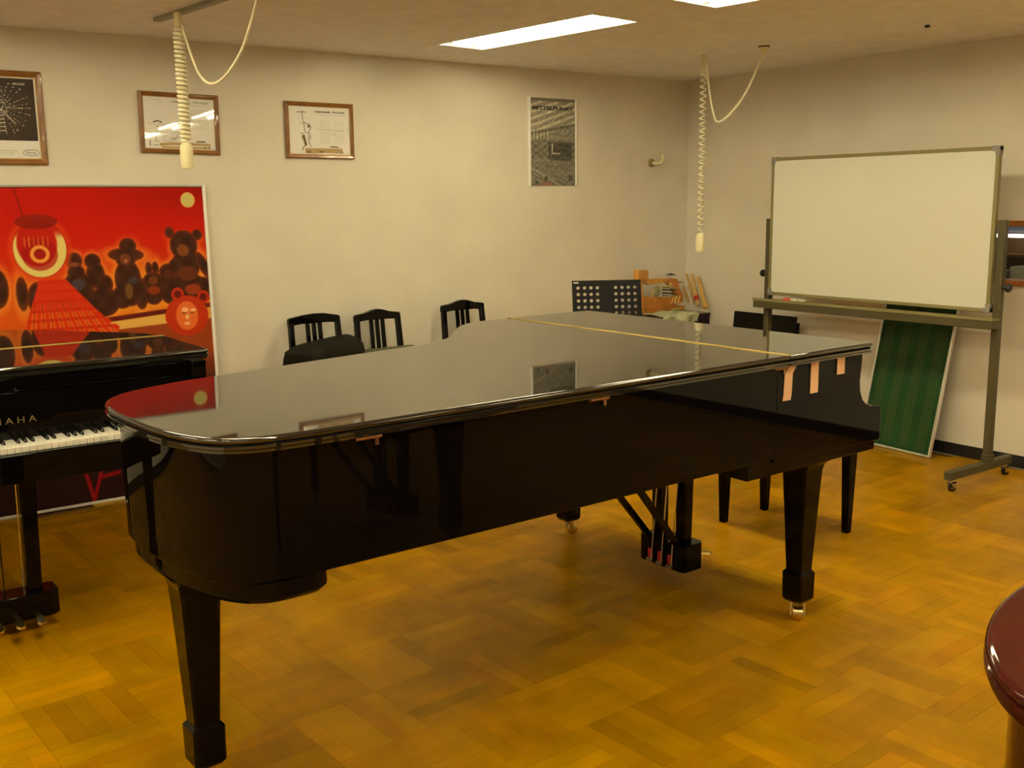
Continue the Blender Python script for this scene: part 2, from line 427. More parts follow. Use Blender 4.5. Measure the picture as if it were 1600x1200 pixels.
# ================================================================== PIANOS
def caster(parent, x, y, ang, s=1., ma=BRASS):
    "fork, axle plate and wheel under a leg; parts of that leg"
    c, sn = math.cos(ang), math.sin(ang)
    L = lambda a, b, z: (x+a*c-b*1.45*sn, y+a*sn+b*1.45*c, z)
    mb = MB()
    mb.cyl((x, y, .083*s), (x, y, .105*s), .024*s, n=16)
    for sg in (-1, 1):
        mb.loft([[L(-.012*s, sg*.021*s-.002, .083*s), L(.014*s, sg*.021*s-.002, .083*s), L(.014*s, sg*.021*s+.002, .083*s), L(-.012*s, sg*.021*s+.002, .083*s)],
                 [L(.008*s, sg*.021*s-.002, .022*s), L(.026*s, sg*.021*s-.002, .022*s), L(.026*s, sg*.021*s+.002, .022*s), L(.008*s, sg*.021*s+.002, .022*s)]])
    mb.loft([[L(-.016*s, -.023*s, .078*s), L(.018*s, -.023*s, .078*s), L(.018*s, .023*s, .078*s), L(-.016*s, .023*s, .078*s)],
             [L(-.016*s, -.023*s, .086*s), L(.018*s, -.023*s, .086*s), L(.018*s, .023*s, .086*s), L(-.016*s, .023*s, .086*s)]])
    mb.build('caster_fork', ma, parent)
    r = .033*s; ringz = []
    for b, q in ((-.017, .75), (-.015, 1), (.015, 1), (.017, .75)):
        ringz.append([L(.017*s+r*q*math.cos(2*PI*k/20), b*s, r+r*q*math.sin(2*PI*k/20)) for k in range(20)])
    MB().loft(ringz).build('caster_wheel', ma, parent)

def sq(x, y, z, h, ch=.16):
    c = h*ch; return [(x-h+c, y-h, z), (x+h-c, y-h, z), (x+h, y-h+c, z), (x+h, y+h-c, z), (x+h-c, y+h, z), (x-h+c, y+h, z), (x-h, y+h-c, z), (x-h, y-h+c, z)]

def grand(root, O, y0, y1, xl, xh, xa, zt, zr, za, legs, ma, lyre=None, keys=False, hinges=(), plate=None, prop_hinge=GOLDH, legscale=1., lidma=None):
    """a grand piano with its keyboard towards +x, tail towards -x and bass side at y0.
    O: outline of the lid from (xh, y0) round the tail to (xh, y1)"""
    P2 = [Vector(p) for p in resample(O)]
    prof = [(.004, -.036), (.004, -.030), (.0, -.026), (.0, -.020), (.006, -.017), (.009, -.016), (.002, -.013), (0, -.009), (.001, -.004), (.004, -.0012), (.009, 0), (.0095, 0), (.022, 0)]
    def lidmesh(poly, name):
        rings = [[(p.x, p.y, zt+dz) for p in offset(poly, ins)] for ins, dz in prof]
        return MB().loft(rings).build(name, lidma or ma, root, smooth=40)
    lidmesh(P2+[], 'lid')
    rr = .02
    flap = [Vector((xl, y1-rr)), Vector((xl-rr*.3, y1-rr*.3)), Vector((xl-rr, y1))]
    flap = [Vector((xh+.002, y0)), Vector((xl-rr, y0)), Vector((xl-rr*.3, y0+rr*.3)), Vector((xl, y0+rr))] + flap + [Vector((xh+.002, y1))]
    lidmesh(flap, 'lid_flap')
    MB().tube([(xh+.001, y0+.004, zt-.0015), (xh+.001, y1-.004, zt-.0015)], .0046, 8).build('flap_hinge', prop_hinge, root)
    full = P2 + [Vector((xl, y1)), Vector((xl, y0))]
    ins = offset(full, .032)
    fx = xl-.03                                                     # front face of the case body
    mb = MB().loft([[(p.x, p.y, zr) for p in ins], [(p.x, p.y, zt-.036) for p in ins]])
    case = mb.build('case', ma, root, smooth=40, bevel=.004)
    # soundboard beams under the case
    for k in range(3):
        xx = xl-.5-k*.42*(xl-O[len(O)//2][0])/2.4
        box(xx-.03, xx+.03, y0+.16, y0+(y1-y0)*.55, zr-.045, zr).build('under_beam', SATIN, root)
    # cheeks with the swept arm profile
    ar = [(xl-.5, zr-.012), (xa-.008, zr-.022), (xa, zr-.012), (xa, za-.008), (xa-.006, za), (xa-.055, za+.003), (xa-.09, za+.014), (xa-.118, za+.036),
          (xa-.134, za+.068), (xa-.139, za+.105), (xa-.135, za+.145), (xa-.131, za+.18), (xa-.131, zt-.036), (xl-.5, zt-.036)]
    for ya, yb in ((y0+.031, y0+.085), (y1-.085, y1-.031)):
        MB().prism(ar, 1, ya, yb).build('cheek', ma, root, smooth=40, bevel=.003)
    box(xl-.62, xa-.012, y0+.044, y1-.044, zr-.058, zr-.001).build('key_bed', ma, root, bevel=.004)
    box(xa-.03, xa-.008, y0+.085, y1-.085, zr-.006, za-.055).build('key_slip', ma, root, bevel=.003)
    yc = (y0+y1)/2
    if keys:
        kf = xa-.035; pitch = .0235; yk0 = yc-26*pitch; zk = keys
        MB().box(kf-.16, kf-.012, yk0, yk0+52*pitch, zr-.006, zk-.026).build('key_frame', SATIN, root)
        wk = box(0, .15, .0006, pitch-.0006, -.022, 0).build('white_key', IVORY, root, bevel=.0015)
        wk.location = (kf-.15, yk0, zk)
        for i in range(1, 52):
            o = wk.copy(); C.objects.link(o); o.location = (kf-.15, yk0+i*pitch, zk)
        bk = MB().loft([[(0, -.0055, 0), (.096, -.0055, 0), (.096, .0055, 0), (0, .0055, 0)],
                        [(0, -.0045, .0105), (.086, -.0045, .0105), (.086, .0045, .0105), (0, .0045, .0105)],
                        [(0, -.0035, .012), (.082, -.0035, .012), (.082, .0035, .012), (0, .0035, .012)]]).build('black_key', EBONY, root, smooth=60)
        first = True
        for i in range(51):
            if (i % 7) in (1, 4): continue          # no sharp above B and E (white keys run A B C D E F G)
            o = bk if first else bk.copy()
            if not first: C.objects.link(o)
            first = False
            o.location = (kf-.15, yk0+(i+1)*pitch, zk)
        for ya, yb in ((y0+.085, yk0-.001), (yk0+52*pitch+.001, y1-.085)):
            box(kf-.15, kf+.002, ya, yb, zr-.006, zk+.03).build('key_block', ma, root, bevel=.004)
        # open fallboard standing in front of the case
        MB().prism([(fx+.002, zk-.015), (fx+.022, zk-.012), (fx+.026, zk+.02), (fx+.012, zk+.165), (fx+.002, zk+.165)], 1, y0+.087, y1-.087).build('fallboard', ma, root, bevel=.003)
        MB().prism([(fx+.002, zk+.168), (fx+.018, zk+.168), (fx+.018, zt-.04), (fx+.002, zt-.04)], 1, y0+.087, y1-.087).build('front_rail', ma, root, bevel=.003)
    else:
        MB().prism([(xa-.032, za-.075), (xa-.032, za-.05), (xa-.06, za-.02), (xa-.13, za+.07), (fx+.002, za+.10), (fx+.002, za-.075)], 1, y0+.087, y1-.087).build('fallboard', ma, root, bevel=.004)
    # legs
    for (x, y, ang, flare) in legs:
        zt_ = zr-.055
        k = legscale
        rings = [sq(x, y, zt_, .080*k), sq(x, y, zt_-.006, .078*k), sq(x, y, zt_-.014, .067*k), sq(x, y, zt_-.026, .058*k), sq(x, y, zt_-.045, .0535*k), sq(x, y, zt_-.12, .049*k),
                 sq(x, y, .190, .0345*k), sq(x, y, .186, .0375*k), sq(x, y, .178, .044*k), sq(x, y, .082, .0425*k), sq(x, y, .0705, .034*k)]
        lg = MB().loft(list(reversed(rings))).build('leg', ma, root, smooth=25)
        caster(lg, x, y, ang, .80)
        if flare:
            MB().loft([[(x+a*.085, y+b*.085, zt_) for a, b in ((-1,-1),(1,-1),(1,1),(-1,1))], [(x+a*.085, y+b*.085, zr-.003) for a, b in ((-1,-1),(1,-1),(1,1),(-1,1))]]).build('leg_block', ma, root, bevel=.004)
    if lyre:
        lx, ly, hw, hx, zb, zt2 = lyre
        MB().prism([(lx-hx, ly-hw+.02), (lx-hx+.01, ly-hw), (lx+hx-.02, ly-hw), (lx+hx, ly-hw+.025), (lx+hx, ly+hw-.025), (lx+hx-.02, ly+hw), (lx-hx+.01, ly+hw), (lx-hx, ly+hw-.02)], 2, zb, zt2).build('lyre_box', ma, root, bevel=.004)
        for sg in (-1, 1):
            MB().loft([sq(lx, ly+sg*hw*.52, zt2-.002, .024), sq(lx, ly+sg*hw*.56, zr-.056, .027)]).build('lyre_post', ma, root)
            MB().bar((lx-hx+.012, ly+sg*hw*.62, zt2-.004), (lx-.46, ly+sg*hw*.8, zr-.004), .022, .022).build('lyre_brace', ma, root)
        for k in (-1, 0, 1):
            yy = ly+k*hw*.44
            mb = MB(); pr = [(lx+hx-.005, .009), (lx+hx+.045, .010), (lx+hx+.085, .017), (lx+hx+.105, .014), (lx+hx+.112, .006)]
            mb.loft([[(a, yy-b, zb+.030-max(0, a-lx-hx-.05)*.25), (a, yy+b, zb+.030-max(0, a-lx-hx-.05)*.25), (a, yy+b*.8, zb+.038-max(0, a-lx-hx-.05)*.25), (a, yy-b*.8, zb+.038-max(0, a-lx-hx-.05)*.25)] for a, b in pr])
            mb.build('pedal', BRASS, root)
            MB().cyl((lx-hx-.010, yy-.012, zb+.02), (lx-hx*.4, yy-.012, zr-.055), .0028, n=8).build('pedal_rod', CHROME, root)
            box(lx-hx-.0065, lx-hx+.001, yy-.011, yy+.013, zb+.022, zb+.062).build('pedal_felt', REDFELT, root, bevel=.002)
            box(lx-hx-.014, lx-hx+.001, yy-.015, yy+.015, zb+.008, zb+.022).build('pedal_lever', STEEL, root, bevel=.002)
    for x in hinges:
        mb = MB(); mb.box(x-.035, x+.035, y0+.022, y0+.031, zt-.048, zt-.038); mb.tube([(x-.035, y0+.020, zt-.042), (x+.035, y0+.020, zt-.042)], .006, 8)
        mb.box(x+.022, x+.032, y0+.0245, y0+.031, zt-.066, zt-.04)
        mb.build('lid_hinge', COPPER, root)
    if plate:
        pl = [Vector(p) for p in resample(list(plate)+[plate[0]], .015, 6)[:-1]]
        mb = MB().loft([[(p.x, p.y, zr-.052) for p in offset(pl, .012)], [(p.x, p.y, zr-.040) for p in pl], [(p.x, p.y, zr-.001) for p in pl]])
        mb.build('tail_plate', ma, root, smooth=40)
    return root

# --- the long concert grand (its own frame: bass front caster at the origin)
Y0, Y1, XLD, XHG = -.137, 1.393, .205, -.268
curve = [(-1.98,-.137),(-2.07,-.131),(-2.135,-.115),(-2.185,-.082),(-2.222,-.015),(-2.252,.097),(-2.265,.217),(-2.271,.362),(-2.266,.465),(-2.250,.535),(-2.210,.610),(-2.148,.664),(-2.04,.713),(-1.936,.744),
         (-1.717,.785),(-1.468,.838),(-1.19,.893),(-1.087,.911),(-.985,.938),(-.866,.997),(-.761,1.109),(-.64,1.251),(-.54,1.342),(-.445,1.382),(-.36,1.392)]
O = [(XHG, Y0)] + [(-.268-k*(1.712)/12, Y0) for k in range(1, 12)] + [tuple(p) for p in catmull([Vector((*p, 0)) for p in curve], .02)] + [(XHG, Y1)]
O = [(p[0], p[1]) for p in O]
plate = [(-1.925, -.06), (-1.935, -.09), (-1.96, -.103), (-2.05, -.103)] + [(x+.04*(1 if x < -2.2 else .9), y+(.02 if y < .1 else -.03 if y > .45 else 0)) for x, y in [(-2.12,-.123),(-2.179,-.085),(-2.221,-.02),(-2.252,.097),(-2.265,.217),(-2.271,.362),(-2.266,.465),(-2.250,.535),(-2.21,.60),(-2.148,.65)]] + [(-2.0, .66), (-1.96, .66), (-1.925, .62)]
gp = thing('grand_piano', 'long glossy black concert grand piano with closed lid in the middle of the room', 'piano', (0, 0, 0), R(1.4))
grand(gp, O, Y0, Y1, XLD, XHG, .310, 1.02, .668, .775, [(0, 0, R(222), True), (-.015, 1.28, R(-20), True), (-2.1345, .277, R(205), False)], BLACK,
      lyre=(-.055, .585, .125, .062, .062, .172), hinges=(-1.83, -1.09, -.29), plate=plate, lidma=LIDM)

# --- small grand with open keyboard, tail towards the painting
Ob = [(-.55, -.745), (-.8, -.745), (-1.05, -.744)] + [tuple(p)[:2] for p in catmull([Vector((*p, 0)) for p in
      [(-1.15,-.742),(-1.28,-.71),(-1.36,-.62),(-1.40,-.42),(-1.40,-.15),(-1.375,.05),(-1.28,.223),(-1.177,.339),(-1.047,.447),(-.876,.57),(-.772,.653),(-.66,.712),(-.6,.735)]], .03)] + [(-.55, .742)]
bg = thing('grand_piano', 'small glossy black grand piano with open keyboard before the red painting', 'piano', (-2.32, 1.60, 0), -PI/2)
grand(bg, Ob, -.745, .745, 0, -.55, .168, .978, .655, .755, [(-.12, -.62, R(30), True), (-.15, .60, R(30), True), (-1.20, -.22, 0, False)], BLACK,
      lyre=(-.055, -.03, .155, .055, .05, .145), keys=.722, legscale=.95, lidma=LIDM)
text('Y A M A H A', .032, LETTER, bg, (-.0022, -.005, .788), (0, 1, 0), (0, 0, 1), depth=.0006, width=.215)
kn = MB().lathe([(.004, 0), (.006, .004), (.006, .016), (.004, .02)], n=12)
kn.v = [(.0-.006+v[2], .045+v[0], .895+v[1]) for v in kn.v]
kn.build('fallboard_knob', CHROME, bg)
cl = MB()
nx, ny = 14, 16
prof = [(1.598, .7362), (1.598, .744), (1.56, .746), (1.50, .745), (1.468, .741), (1.458, .732), (1.455, .70), (1.456, .694), (1.4645, .695), (1.4648, .7235), (1.50, .7235), (1.505, .7362), (1.590, .7362)]
rows = []
for j in range(ny+1):
    x = -1.966+j/ny*.24
    rows.append([(x, y+.001*math.sin(j*1.7), z+(.0035*math.sin(j*1.1+y*30) if z > .74 else 0)) for y, z in prof])
cl.loft(rows)
co = cl.build('folded_cloth', CLOTHW, smooth=60)
tag(co, 'folded cream cloth laid over the top keys of the small grand piano', 'cloth')

# --- mahogany grand, only the rounded tail of which reaches into the picture
MA = R(-15); MO = Vector((-1.90, -1.75))                     # turned about the tail
def mloc(x, y):
    dx, dy = x-MO.x, y-MO.y; return (dx*math.cos(-MA)-dy*math.sin(-MA)-1.53, dx*math.sin(-MA)+dy*math.cos(-MA)-.02)
tailw = [mloc(*q) for q in [(-1.935,-1.85),(-1.921,-1.798),(-1.908,-1.775),(-1.888,-1.752),(-1.858,-1.723),(-1.822,-1.696),(-1.786,-1.677),(-1.723,-1.649),(-1.656,-1.631),(-1.586,-1.62),(-1.50,-1.618)]]
Om = [(-.42, -.85), (-.9, -.85), (-1.15, -.845)] + [tuple(p)[:2] for p in catmull([Vector((*p, 0)) for p in
      [(-1.28,-.82),(-1.42,-.73),(-1.51,-.58),(-1.555,-.38),(-1.565,-.22)]+tailw+[(-.98,.225),(-.82,.27),(-.70,.36),(-.58,.47),(-.5,.50)]], .02)] + [(-.42, .51)]
mo = Vector((1.53, .02)); mo = Vector((mo.x*math.cos(MA)-mo.y*math.sin(MA), mo.x*math.sin(MA)+mo.y*math.cos(MA)))+MO
mg = thing('grand_piano', 'reddish brown mahogany grand piano with rounded tail at the room edge', 'piano', (mo.x, mo.y, 0), MA)
grand(mg, Om, -.85, .51, .0, -.42, .17, 1.0, .65, .755, [(-.15, -.70, 0, True), (-.15, .36, 0, True), (-1.3, -.35, 0, False)], MAHOG,
      lyre=(-.06, -.08, .14, .055, .05, .145))

# felt strips hanging from under the lid of the long grand
for n_, (x0, x1, z0, z1, sk, lb) in enumerate([(-.262, -.222, .864, .989, .03, 'long pinkish felt strip hanging under the lid beside the brass hinge, kinked at its top'),
                                     (-.120, -.080, .872, .995, 0, 'straight pinkish felt strip hanging between two others under the piano lid'),
                                     (.026, .068, .921, .996, 0, 'short pinkish felt strip hanging under the piano lid near the keyboard arm')]):
    ya = Y0+.0265
    seg = [(z1, sk), (z1-.012, sk*.75), (z1-.035, sk*.1), (z0+.02, 0), (z0, -.004 if n_ == 0 else 0)]
    mb = MB().loft([[(x0+s, ya, z), (x1+s, ya, z), (x1+s, ya+.003, z), (x0+s, ya+.003, z)] for z, s in seg])
    o = mb.build('felt_strip', TAPE, smooth=0); o.rotation_euler = (0, 0, R(1.4))
    tag(o, lb, 'felt strip', 'felt strips under the piano lid')

# ================================================================== SEATS
bn = thing('piano_bench', 'black backless piano bench in front of the long grand piano', 'bench', (.655, .475, 0), R(2))
W_, D_ = .335, .50
for x, y in ((.015, .015), (W_-.015, .015), (.015, D_-.015), (W_-.015, D_-.015)):
    MB().loft([[(x+a*.016, y+b*.016, 0) for a, b in ((-1,-1),(1,-1),(1,1),(-1,1))], [(x+a*.026, y+b*.026, .40) for a, b in ((-1,-1),(1,-1),(1,1),(-1,1))]]).build('leg', BLACK, bn, bevel=.003)
box(.0, W_, .0, D_, .385, .455).build('apron', BLACK, bn, bevel=.006)
box(-.01, W_+.01, -.01, D_+.01, .4555, .50).build('seat_pad', CLOTHB, bn, bevel=.018, seg=3)

def make_chair(label, loc, rz, wd=.31, ht=.905, peak=True, seat=.62, slats=3, solid=False, seatmat=OLIVEC, seatw=None):
    "piano chair, back towards +y, seat towards -y; origin on the floor under the middle of the back"
    c = thing('piano_chair', label, 'chair', loc, rz, None)
    h = wd/2; yb = lambda z: .012+.05*(z-.45)/.45*(1 if z > .45 else .3)
    for sg in (-1, 1):
        mb = MB(); rg = []
        for z, hw in ((0, .016), (.45, .018), (ht-.03, .015)):
            x = sg*(h-.016+(.012 if z < .1 else .010*(1-(z-.45)/.45) if z > .4 else .01)); y = yb(z)
            rg.append([(x-hw, y-.016, z), (x+hw, y-.016, z), (x+hw, y+.012, z), (x-hw, y+.012, z)])
        mb.loft(rg).build('back_post', BLACK, c, bevel=.003)
    z1 = ht
    top = [(-h, z1-.045), (-h, z1-.012), (-h+.008, z1-.002)] + ([(-h*.55, z1+.006), (-h*.2, z1+.022), (0, z1+.026), (h*.2, z1+.022), (h*.55, z1+.006)] if peak else [(-h*.4, z1+.012), (0, z1+.017), (h*.4, z1+.015)]) + [(h-.008, z1-.002), (h, z1-.012), (h, z1-.045), (h*.5, z1-.038), (-h*.5, z1-.038)]
    if not solid: MB().prism(top, 1, yb(ht)-.018, yb(ht)+.014).build('top_rail', BLACK, c, smooth=0, bevel=.003)
    if solid:
        MB().loft([[(-h, yb(z)-.034, z), (h, yb(z)-.034, z), (h, yb(z)-.0165, z), (-h, yb(z)-.0165, z)] for z in (seat+.003, (seat+ht)/2, ht+.012)]).build('back_panel', SATIN, c, bevel=.003)
    else:
        for k in range(slats):
            x = (k-(slats-1)/2)*.038-.005
            MB().loft([[(x-.0115, yb(z)-.007, z), (x+.0115, yb(z)-.007, z), (x+.0115, yb(z)+.005, z), (x-.0115, yb(z)+.005, z)] for z in (seat-.02, ht-.035)]).build('back_slat', BLACK, c)
        box(-h+.03, h-.03, yb(seat)-.010, yb(seat)+.008, seat-.05, seat-.015).build('lower_rail', BLACK, c)
    W2 = seatw or wd/2+.045
    box(-W2, W2, -.37, -.012, seat-.045, seat).build('seat', seatmat, c, bevel=.018, seg=3)
    box(-W2+.02, W2-.02, -.36, -.015, seat-.085, seat-.046).build('seat_frame', BLACK, c, bevel=.004)
    box(-W2+.01, W2-.01, -.365, -.012, .40, .455).build('apron', BLACK, c, bevel=.004)
    for sg in (-1, 1): 
        MB().bar((sg*(W2-.06), -.33, .455), (sg*(W2-.06), -.05, seat-.086), .02, .008, (1, 0, 0)).build('height_strut', STEEL, c)
        MB().loft([[(sg*(W2-.035)+a*.014, -.34+b*.014, 0) for a, b in ((-1,-1),(1,-1),(1,1),(-1,1))], [(sg*(W2-.035)+a*.019, -.34+b*.019, .42) for a, b in ((-1,-1),(1,-1),(1,1),(-1,1))]]).build('front_leg', BLACK, c, bevel=.003)
    return c
make_chair('black slat-back piano chair with flat top rail holding a dark bag by the wall', (-.415, 3.08, 0), R(0), wd=.32, ht=.893, peak=False, seat=.60)
make_chair('black slat-back piano chair with peaked top rail next to the chair with the bag', (-.006, 3.08, 0), R(0), wd=.305, ht=.882, seat=.685)
make_chair('black slat-back piano chair with peaked top rail standing alone by the wall', (.605, 3.08, 0), R(0), wd=.315, ht=.897, seat=.60)
make_chair('black chair with plain solid backrest against the wall behind the whiteboard stand', (2.57, 2.385, 0), R(-90), wd=.54, ht=.735, peak=False, seat=.50, solid=True, seatmat=CLOTHB, seatw=.215)

# dark soft bag on the first chair
bm = bmesh.new(); bmesh.ops.create_icosphere(bm, subdivisions=4, radius=1)
for v in bm.verts:
    n = noise.noise(v.co*2.2)*.10+noise.noise(v.co*5)*.04
    sx = math.copysign(abs(v.co.x)**.55, v.co.x); sy = math.copysign(abs(v.co.y)**.7, v.co.y); sz = math.copysign(abs(v.co.z)**.6, v.co.z)
    top = .034*sx if sz > 0 else 0
    v.co = Vector((sx*.225*(1+n*.6), sy*.13*(1+n), sz*.10*(1+n*.6)+top*sz))
zmin = min(v.co.z for v in bm.verts)
for v in bm.verts: v.co.z = max(v.co.z, zmin*.86)
zmin = min(v.co.z for v in bm.verts)
me = bpy.data.meshes.new('soft_bag'); bm.to_mesh(me); bm.free(); me.materials.append(CLOTHB)
me.polygons.foreach_set('use_smooth', [True]*len(me.polygons))
sb = bpy.data.objects.new('soft_bag', me); C.objects.link(sb); sb.location = (-.475, 2.885, .601-zmin)
tag(sb, 'dark soft cloth bag slumped on a black slat-back chair', 'bag')

# ================================================================== PAINTING
def ell(X, Y, cx, cy, a, b, rot=0.):
    c, s = math.cos(rot), math.sin(rot); dx, dy = X-cx, Y-cy
    return np.sqrt(((dx*c+dy*s)/a)**2+((-dx*s+dy*c)/b)**2)
def mixc(A, B, t): return [a*(1-t)+b*t for a, b in zip(A, B)]
def sstep(a, b, x): t = np.clip((x-a)/(b-a), 0, 1); return t*t*(3-2*t)
PW, PH = 1.73, 1.615
PX0 = -.985-PW
def paint_colour(U, V):
    "U along the wall, V up; worked out in a flat drawing frame (X right, Y down) whose unit is about 3 mm"
    X = 312-(PW-U)/.003065; Y = 297+(PH-V)/.00318
    one = np.ones_like(X)
    col = [178*one+10*sstep(297, 430, Y), 16*one+18*sstep(330, 440, Y), 0*one]
    vign = sstep(60, 330, X)*sstep(360, 297, Y)
    col = [c*(1-.12*vign) for c in col]
    # glow near the row of toys
    glow = sstep(385, 470, Y+.02*(X-170)+10*np.sin(X*.045))
    glow = glow*(.55+.45*sstep(90, 160, X))
    col = mixc(col, [222*one, 128*one, 30*one], .9*glow)
    figs = [  # dark silhouettes: (cx, cy, a, b, rotation)
        (271,394,24,25,0),(248,372,8,9,0),(296,377,9,9,0),(272,428,25,26,0),(250,430,10,20,.5),(303,428,9,24,-.45),(272,462,34,22,0),(300,468,24,20,0),
        (176,392,14,13,0),(172,406,29,11,.05),(171,412,17,15,0),(172,446,22,32,0),(172,470,27,20,0),(160,475,18,18,0),(192,470,12,26,0),
        (208,430,6,11,0),(219,430,6,11,0),(214,452,18,16,0),(213,472,17,18,0),(240,437,15,14,0),(240,462,18,28,0),
        (88,412,13,13,0),(90,432,14,14,0),(92,452,24,22,0),(117,414,13,12,0),(120,436,15,22,0),(133,452,14,16,0),(130,480,26,24,0),(105,480,20,26,0),
        (5,460,9,26,0),(5,447,8,7,0),(30,470,18,28,0),(-30,450,16,30,0),(-60,440,18,34,0),(-60,404,15,15,0),(-100,450,20,34,0),(-140,440,20,38,0),(-140,402,14,14,0),(-185,455,22,32,0)]
    D = np.full_like(X, 9.)
    S = np.zeros_like(X)
    for cx, cy, a, b, r in figs:
        d = (ell(X, Y, cx, cy, a, b, r)-1)*min(a, b)
        D = np.minimum(D, d)
    halo = np.clip(1-D/9, 0, 1)*(D > 0)
    col = mixc(col, [232*one, 160*one, 60*one], .55*halo*sstep(360, 400, Y))
    ins = sstep(1.0, -1.0, D)
    shade = .5+.5*np.sin(X*.21)*np.cos(Y*.17)
    col = mixc(col, [50*one+20*shade, 24*one+10*shade, 14*one+10*shade], ins)
    rim = ins*sstep(-5, -1, D)
    col = mixc(col, [120*one, 48*one, 14*one], .5*rim)
    # lighter faces and clothes
    for cx, cy, a, b, c_ in [(269,402,12,11,(128,72,26)),(170,413,10,10,(118,60,34)),(171,416,3,3,(170,110,70)),(172,465,7,15,(108,74,34)),(214,450,9,8,(110,58,26)),(274,441,20,14,(98,44,24)),
                             (88,418,9,4,(130,70,44)),(92,450,12,10,(66,58,70)),(240,441,9,9,(82,36,22)),(180,448,9,6,(60,58,72)),(282,468,16,10,(150,58,22)),(214,466,12,8,(140,52,18))]:
        d = ell(X, Y, cx, cy, a, b); col = mixc(col, [v*one for v in c_], .85*sstep(1.1, .7, d))
    # table edge and pale strip below the toys
    yl = 505-(X-140)*.075
    band = sstep(-1, 1, Y-yl)*sstep(60, 75, X+0*Y)
    col = mixc(col, [92*one, 22*one, 20*one], band)
    pale = sstep(-1, 1, Y-(yl+8))*sstep(1, -1, Y-(yl+22+.03*(X-140)))*sstep(100, 130, X)
    col = mixc(col, [220*one, 172*one, 84*one], pale)
    low = sstep(-1, 1, Y-(yl+22+.03*(X-140)))
    col = mixc(col, [140*one, 58*one, 22*one], low*sstep(40, 90, X))
    # large lantern
    d = ell(X, Y, 38, 392, 42, 46)
    col = mixc(col, [206*one, 66*one, 10*one], .8*sstep(1.25, 1.0, d))
    col = mixc(col, [176*one, 24*one, 8*one], sstep(1.02, .96, d))
    ring = sstep(.97, .93, d)*sstep(.72, .80, ell(X, Y, 34, 384, 40, 46))*sstep(362, 378, Y)
    col = mixc(col, [226*one, 206*one, 122*one], ring)
    d2 = ell(X, Y, 37, 400, 15, 14)
    col = mixc(col, [150*one, 12*one, 8*one], sstep(1.9, 1.75, d2)*.7)
    col = mixc(col, [226*one, 150*one, 60*one], sstep(1.02, .94, d2)*sstep(.55, .65, d2))
    col = mixc(col, [150*one, 20*one, 10*one], sstep(.62, .55, d2))
    teeth = sstep(1.0, .9, d)*sstep(370, 376, Y)*sstep(392, 386, Y)*sstep(.55, .75, np.sin(X*.9))*sstep(24, 20, np.abs(X-34))
    col = mixc(col, [218*one, 120*one, 50*one], .7*teeth)
    cap = sstep(1, .9, ell(X, Y, 36, 350, 34, 12))
    col = mixc(col, [120*one, 16*one, 8*one], cap*.8)
    line = sstep(1.6, .6, np.abs(X-(8+(Y-300)*.21)))*sstep(352, 346, Y)
    col = mixc(col, [110*one, 20*one, 8*one], line*.9)
    # pleated skirt with tassels below the lantern
    hwid = 20+(Y-440)*.62; cxs = 52+(Y-440)*.25
    sk = sstep(2, -2, np.abs(X-cxs)-hwid)*sstep(438, 442, Y)*sstep(640, 560, Y)
    pleat = .5+.5*np.sin(np.arctan2(X-cxs, Y-380)*62)
    tier = .5+.5*np.sin((Y-440)*.42)
    col = mixc(col, [196*one+34*pleat*sstep(470, 500, Y), 46*one+70*pleat*sstep(468, 505, Y), 8*one+20*pleat], sk)
    col = mixc(col, [190*one, 34*one, 8*one], sk*.75*sstep(.6, .9, tier))
    col = mixc(col, [112*one, 18*one, 10*one], sk*.5*sstep(.8, 1, pleat)*sstep(470, 480, Y))
    for k in range(6):
        x0, y0_ = 80+k*13, 466+k*11
        col = mixc(col, [200*one, 40*one, 8*one], sstep(1.2, .8, ell(X, Y, x0, y0_, 7, 4, .5)))
    # hooded toy at the lower right
    d = ell(X, Y, 268, 512, 38, 34)
    col = mixc(col, [172*one, 44*one, 10*one], sstep(1.04, .97, d))
    for cx, cy in ((254, 475), (299, 482)):
        d = ell(X, Y, cx, cy, 11, 11); col = mixc(col, [172*one, 40*one, 12*one], sstep(1.05, .95, d)); col = mixc(col, [96*one, 22*one, 12*one], sstep(.7, .5, d))
    d = ell(X, Y, 268, 512, 20, 25); col = mixc(col, [214*one, 104*one, 44*one], sstep(1.05, .9, d))
    for cx, cy, a, b in ((265,502,7,5),(279,503,6,3),(268,514,4,5),(267,525,6,3)):
        col = mixc(col, [236*one, 196*one, 150*one], .8*sstep(1.1, .6, ell(X, Y, cx, cy, a, b)))
    for cx, cy in ((263, 507), (277, 507)):
        col = mixc(col, [90*one, 40*one, 24*one], .8*sstep(1.1, .7, ell(X, Y, cx, cy, 4, 1.6)))
    # orange edge at the far right, dark foreground with red strokes
    col = mixc(col, [196*one, 92*one, 18*one], .6*sstep(306, 312, X)*sstep(480, 500, Y)*sstep(620, 560, Y))
    dk = sstep(560, 660, Y)
    col = mixc(col, [46*one, 24*one, 22*one], dk)
    def stroke(x0, y0_, x1, y1_, wd, c_, k=1.):
        L2 = (x1-x0)**2+(y1_-y0_)**2; t_ = np.clip(((X-x0)*(x1-x0)+(Y-y0_)*(y1_-y0_))/L2, 0, 1)
        return mixc(col, [v*one for v in c_], k*sstep(wd*1.3, wd*.7, np.hypot(X-x0-t_*(x1-x0), Y-y0_-t_*(y1_-y0_))))
    for a in [(70,728,86,802),(86,802,112,722),(112,722,132,724),(58,734,82,730),(98,766,130,762),(146,728,150,800)]:
        col = stroke(*a, 3.2, (150, 18, 28))
    # moon
    d = ell(X, Y, 284, 319, 12.3, 12.3); col = mixc(col, [226*one, 182*one, 96*one], sstep(1.05, .97, d)); col = mixc(col, [200*one, 190*one, 112*one], sstep(.9, .8, d))
    return col
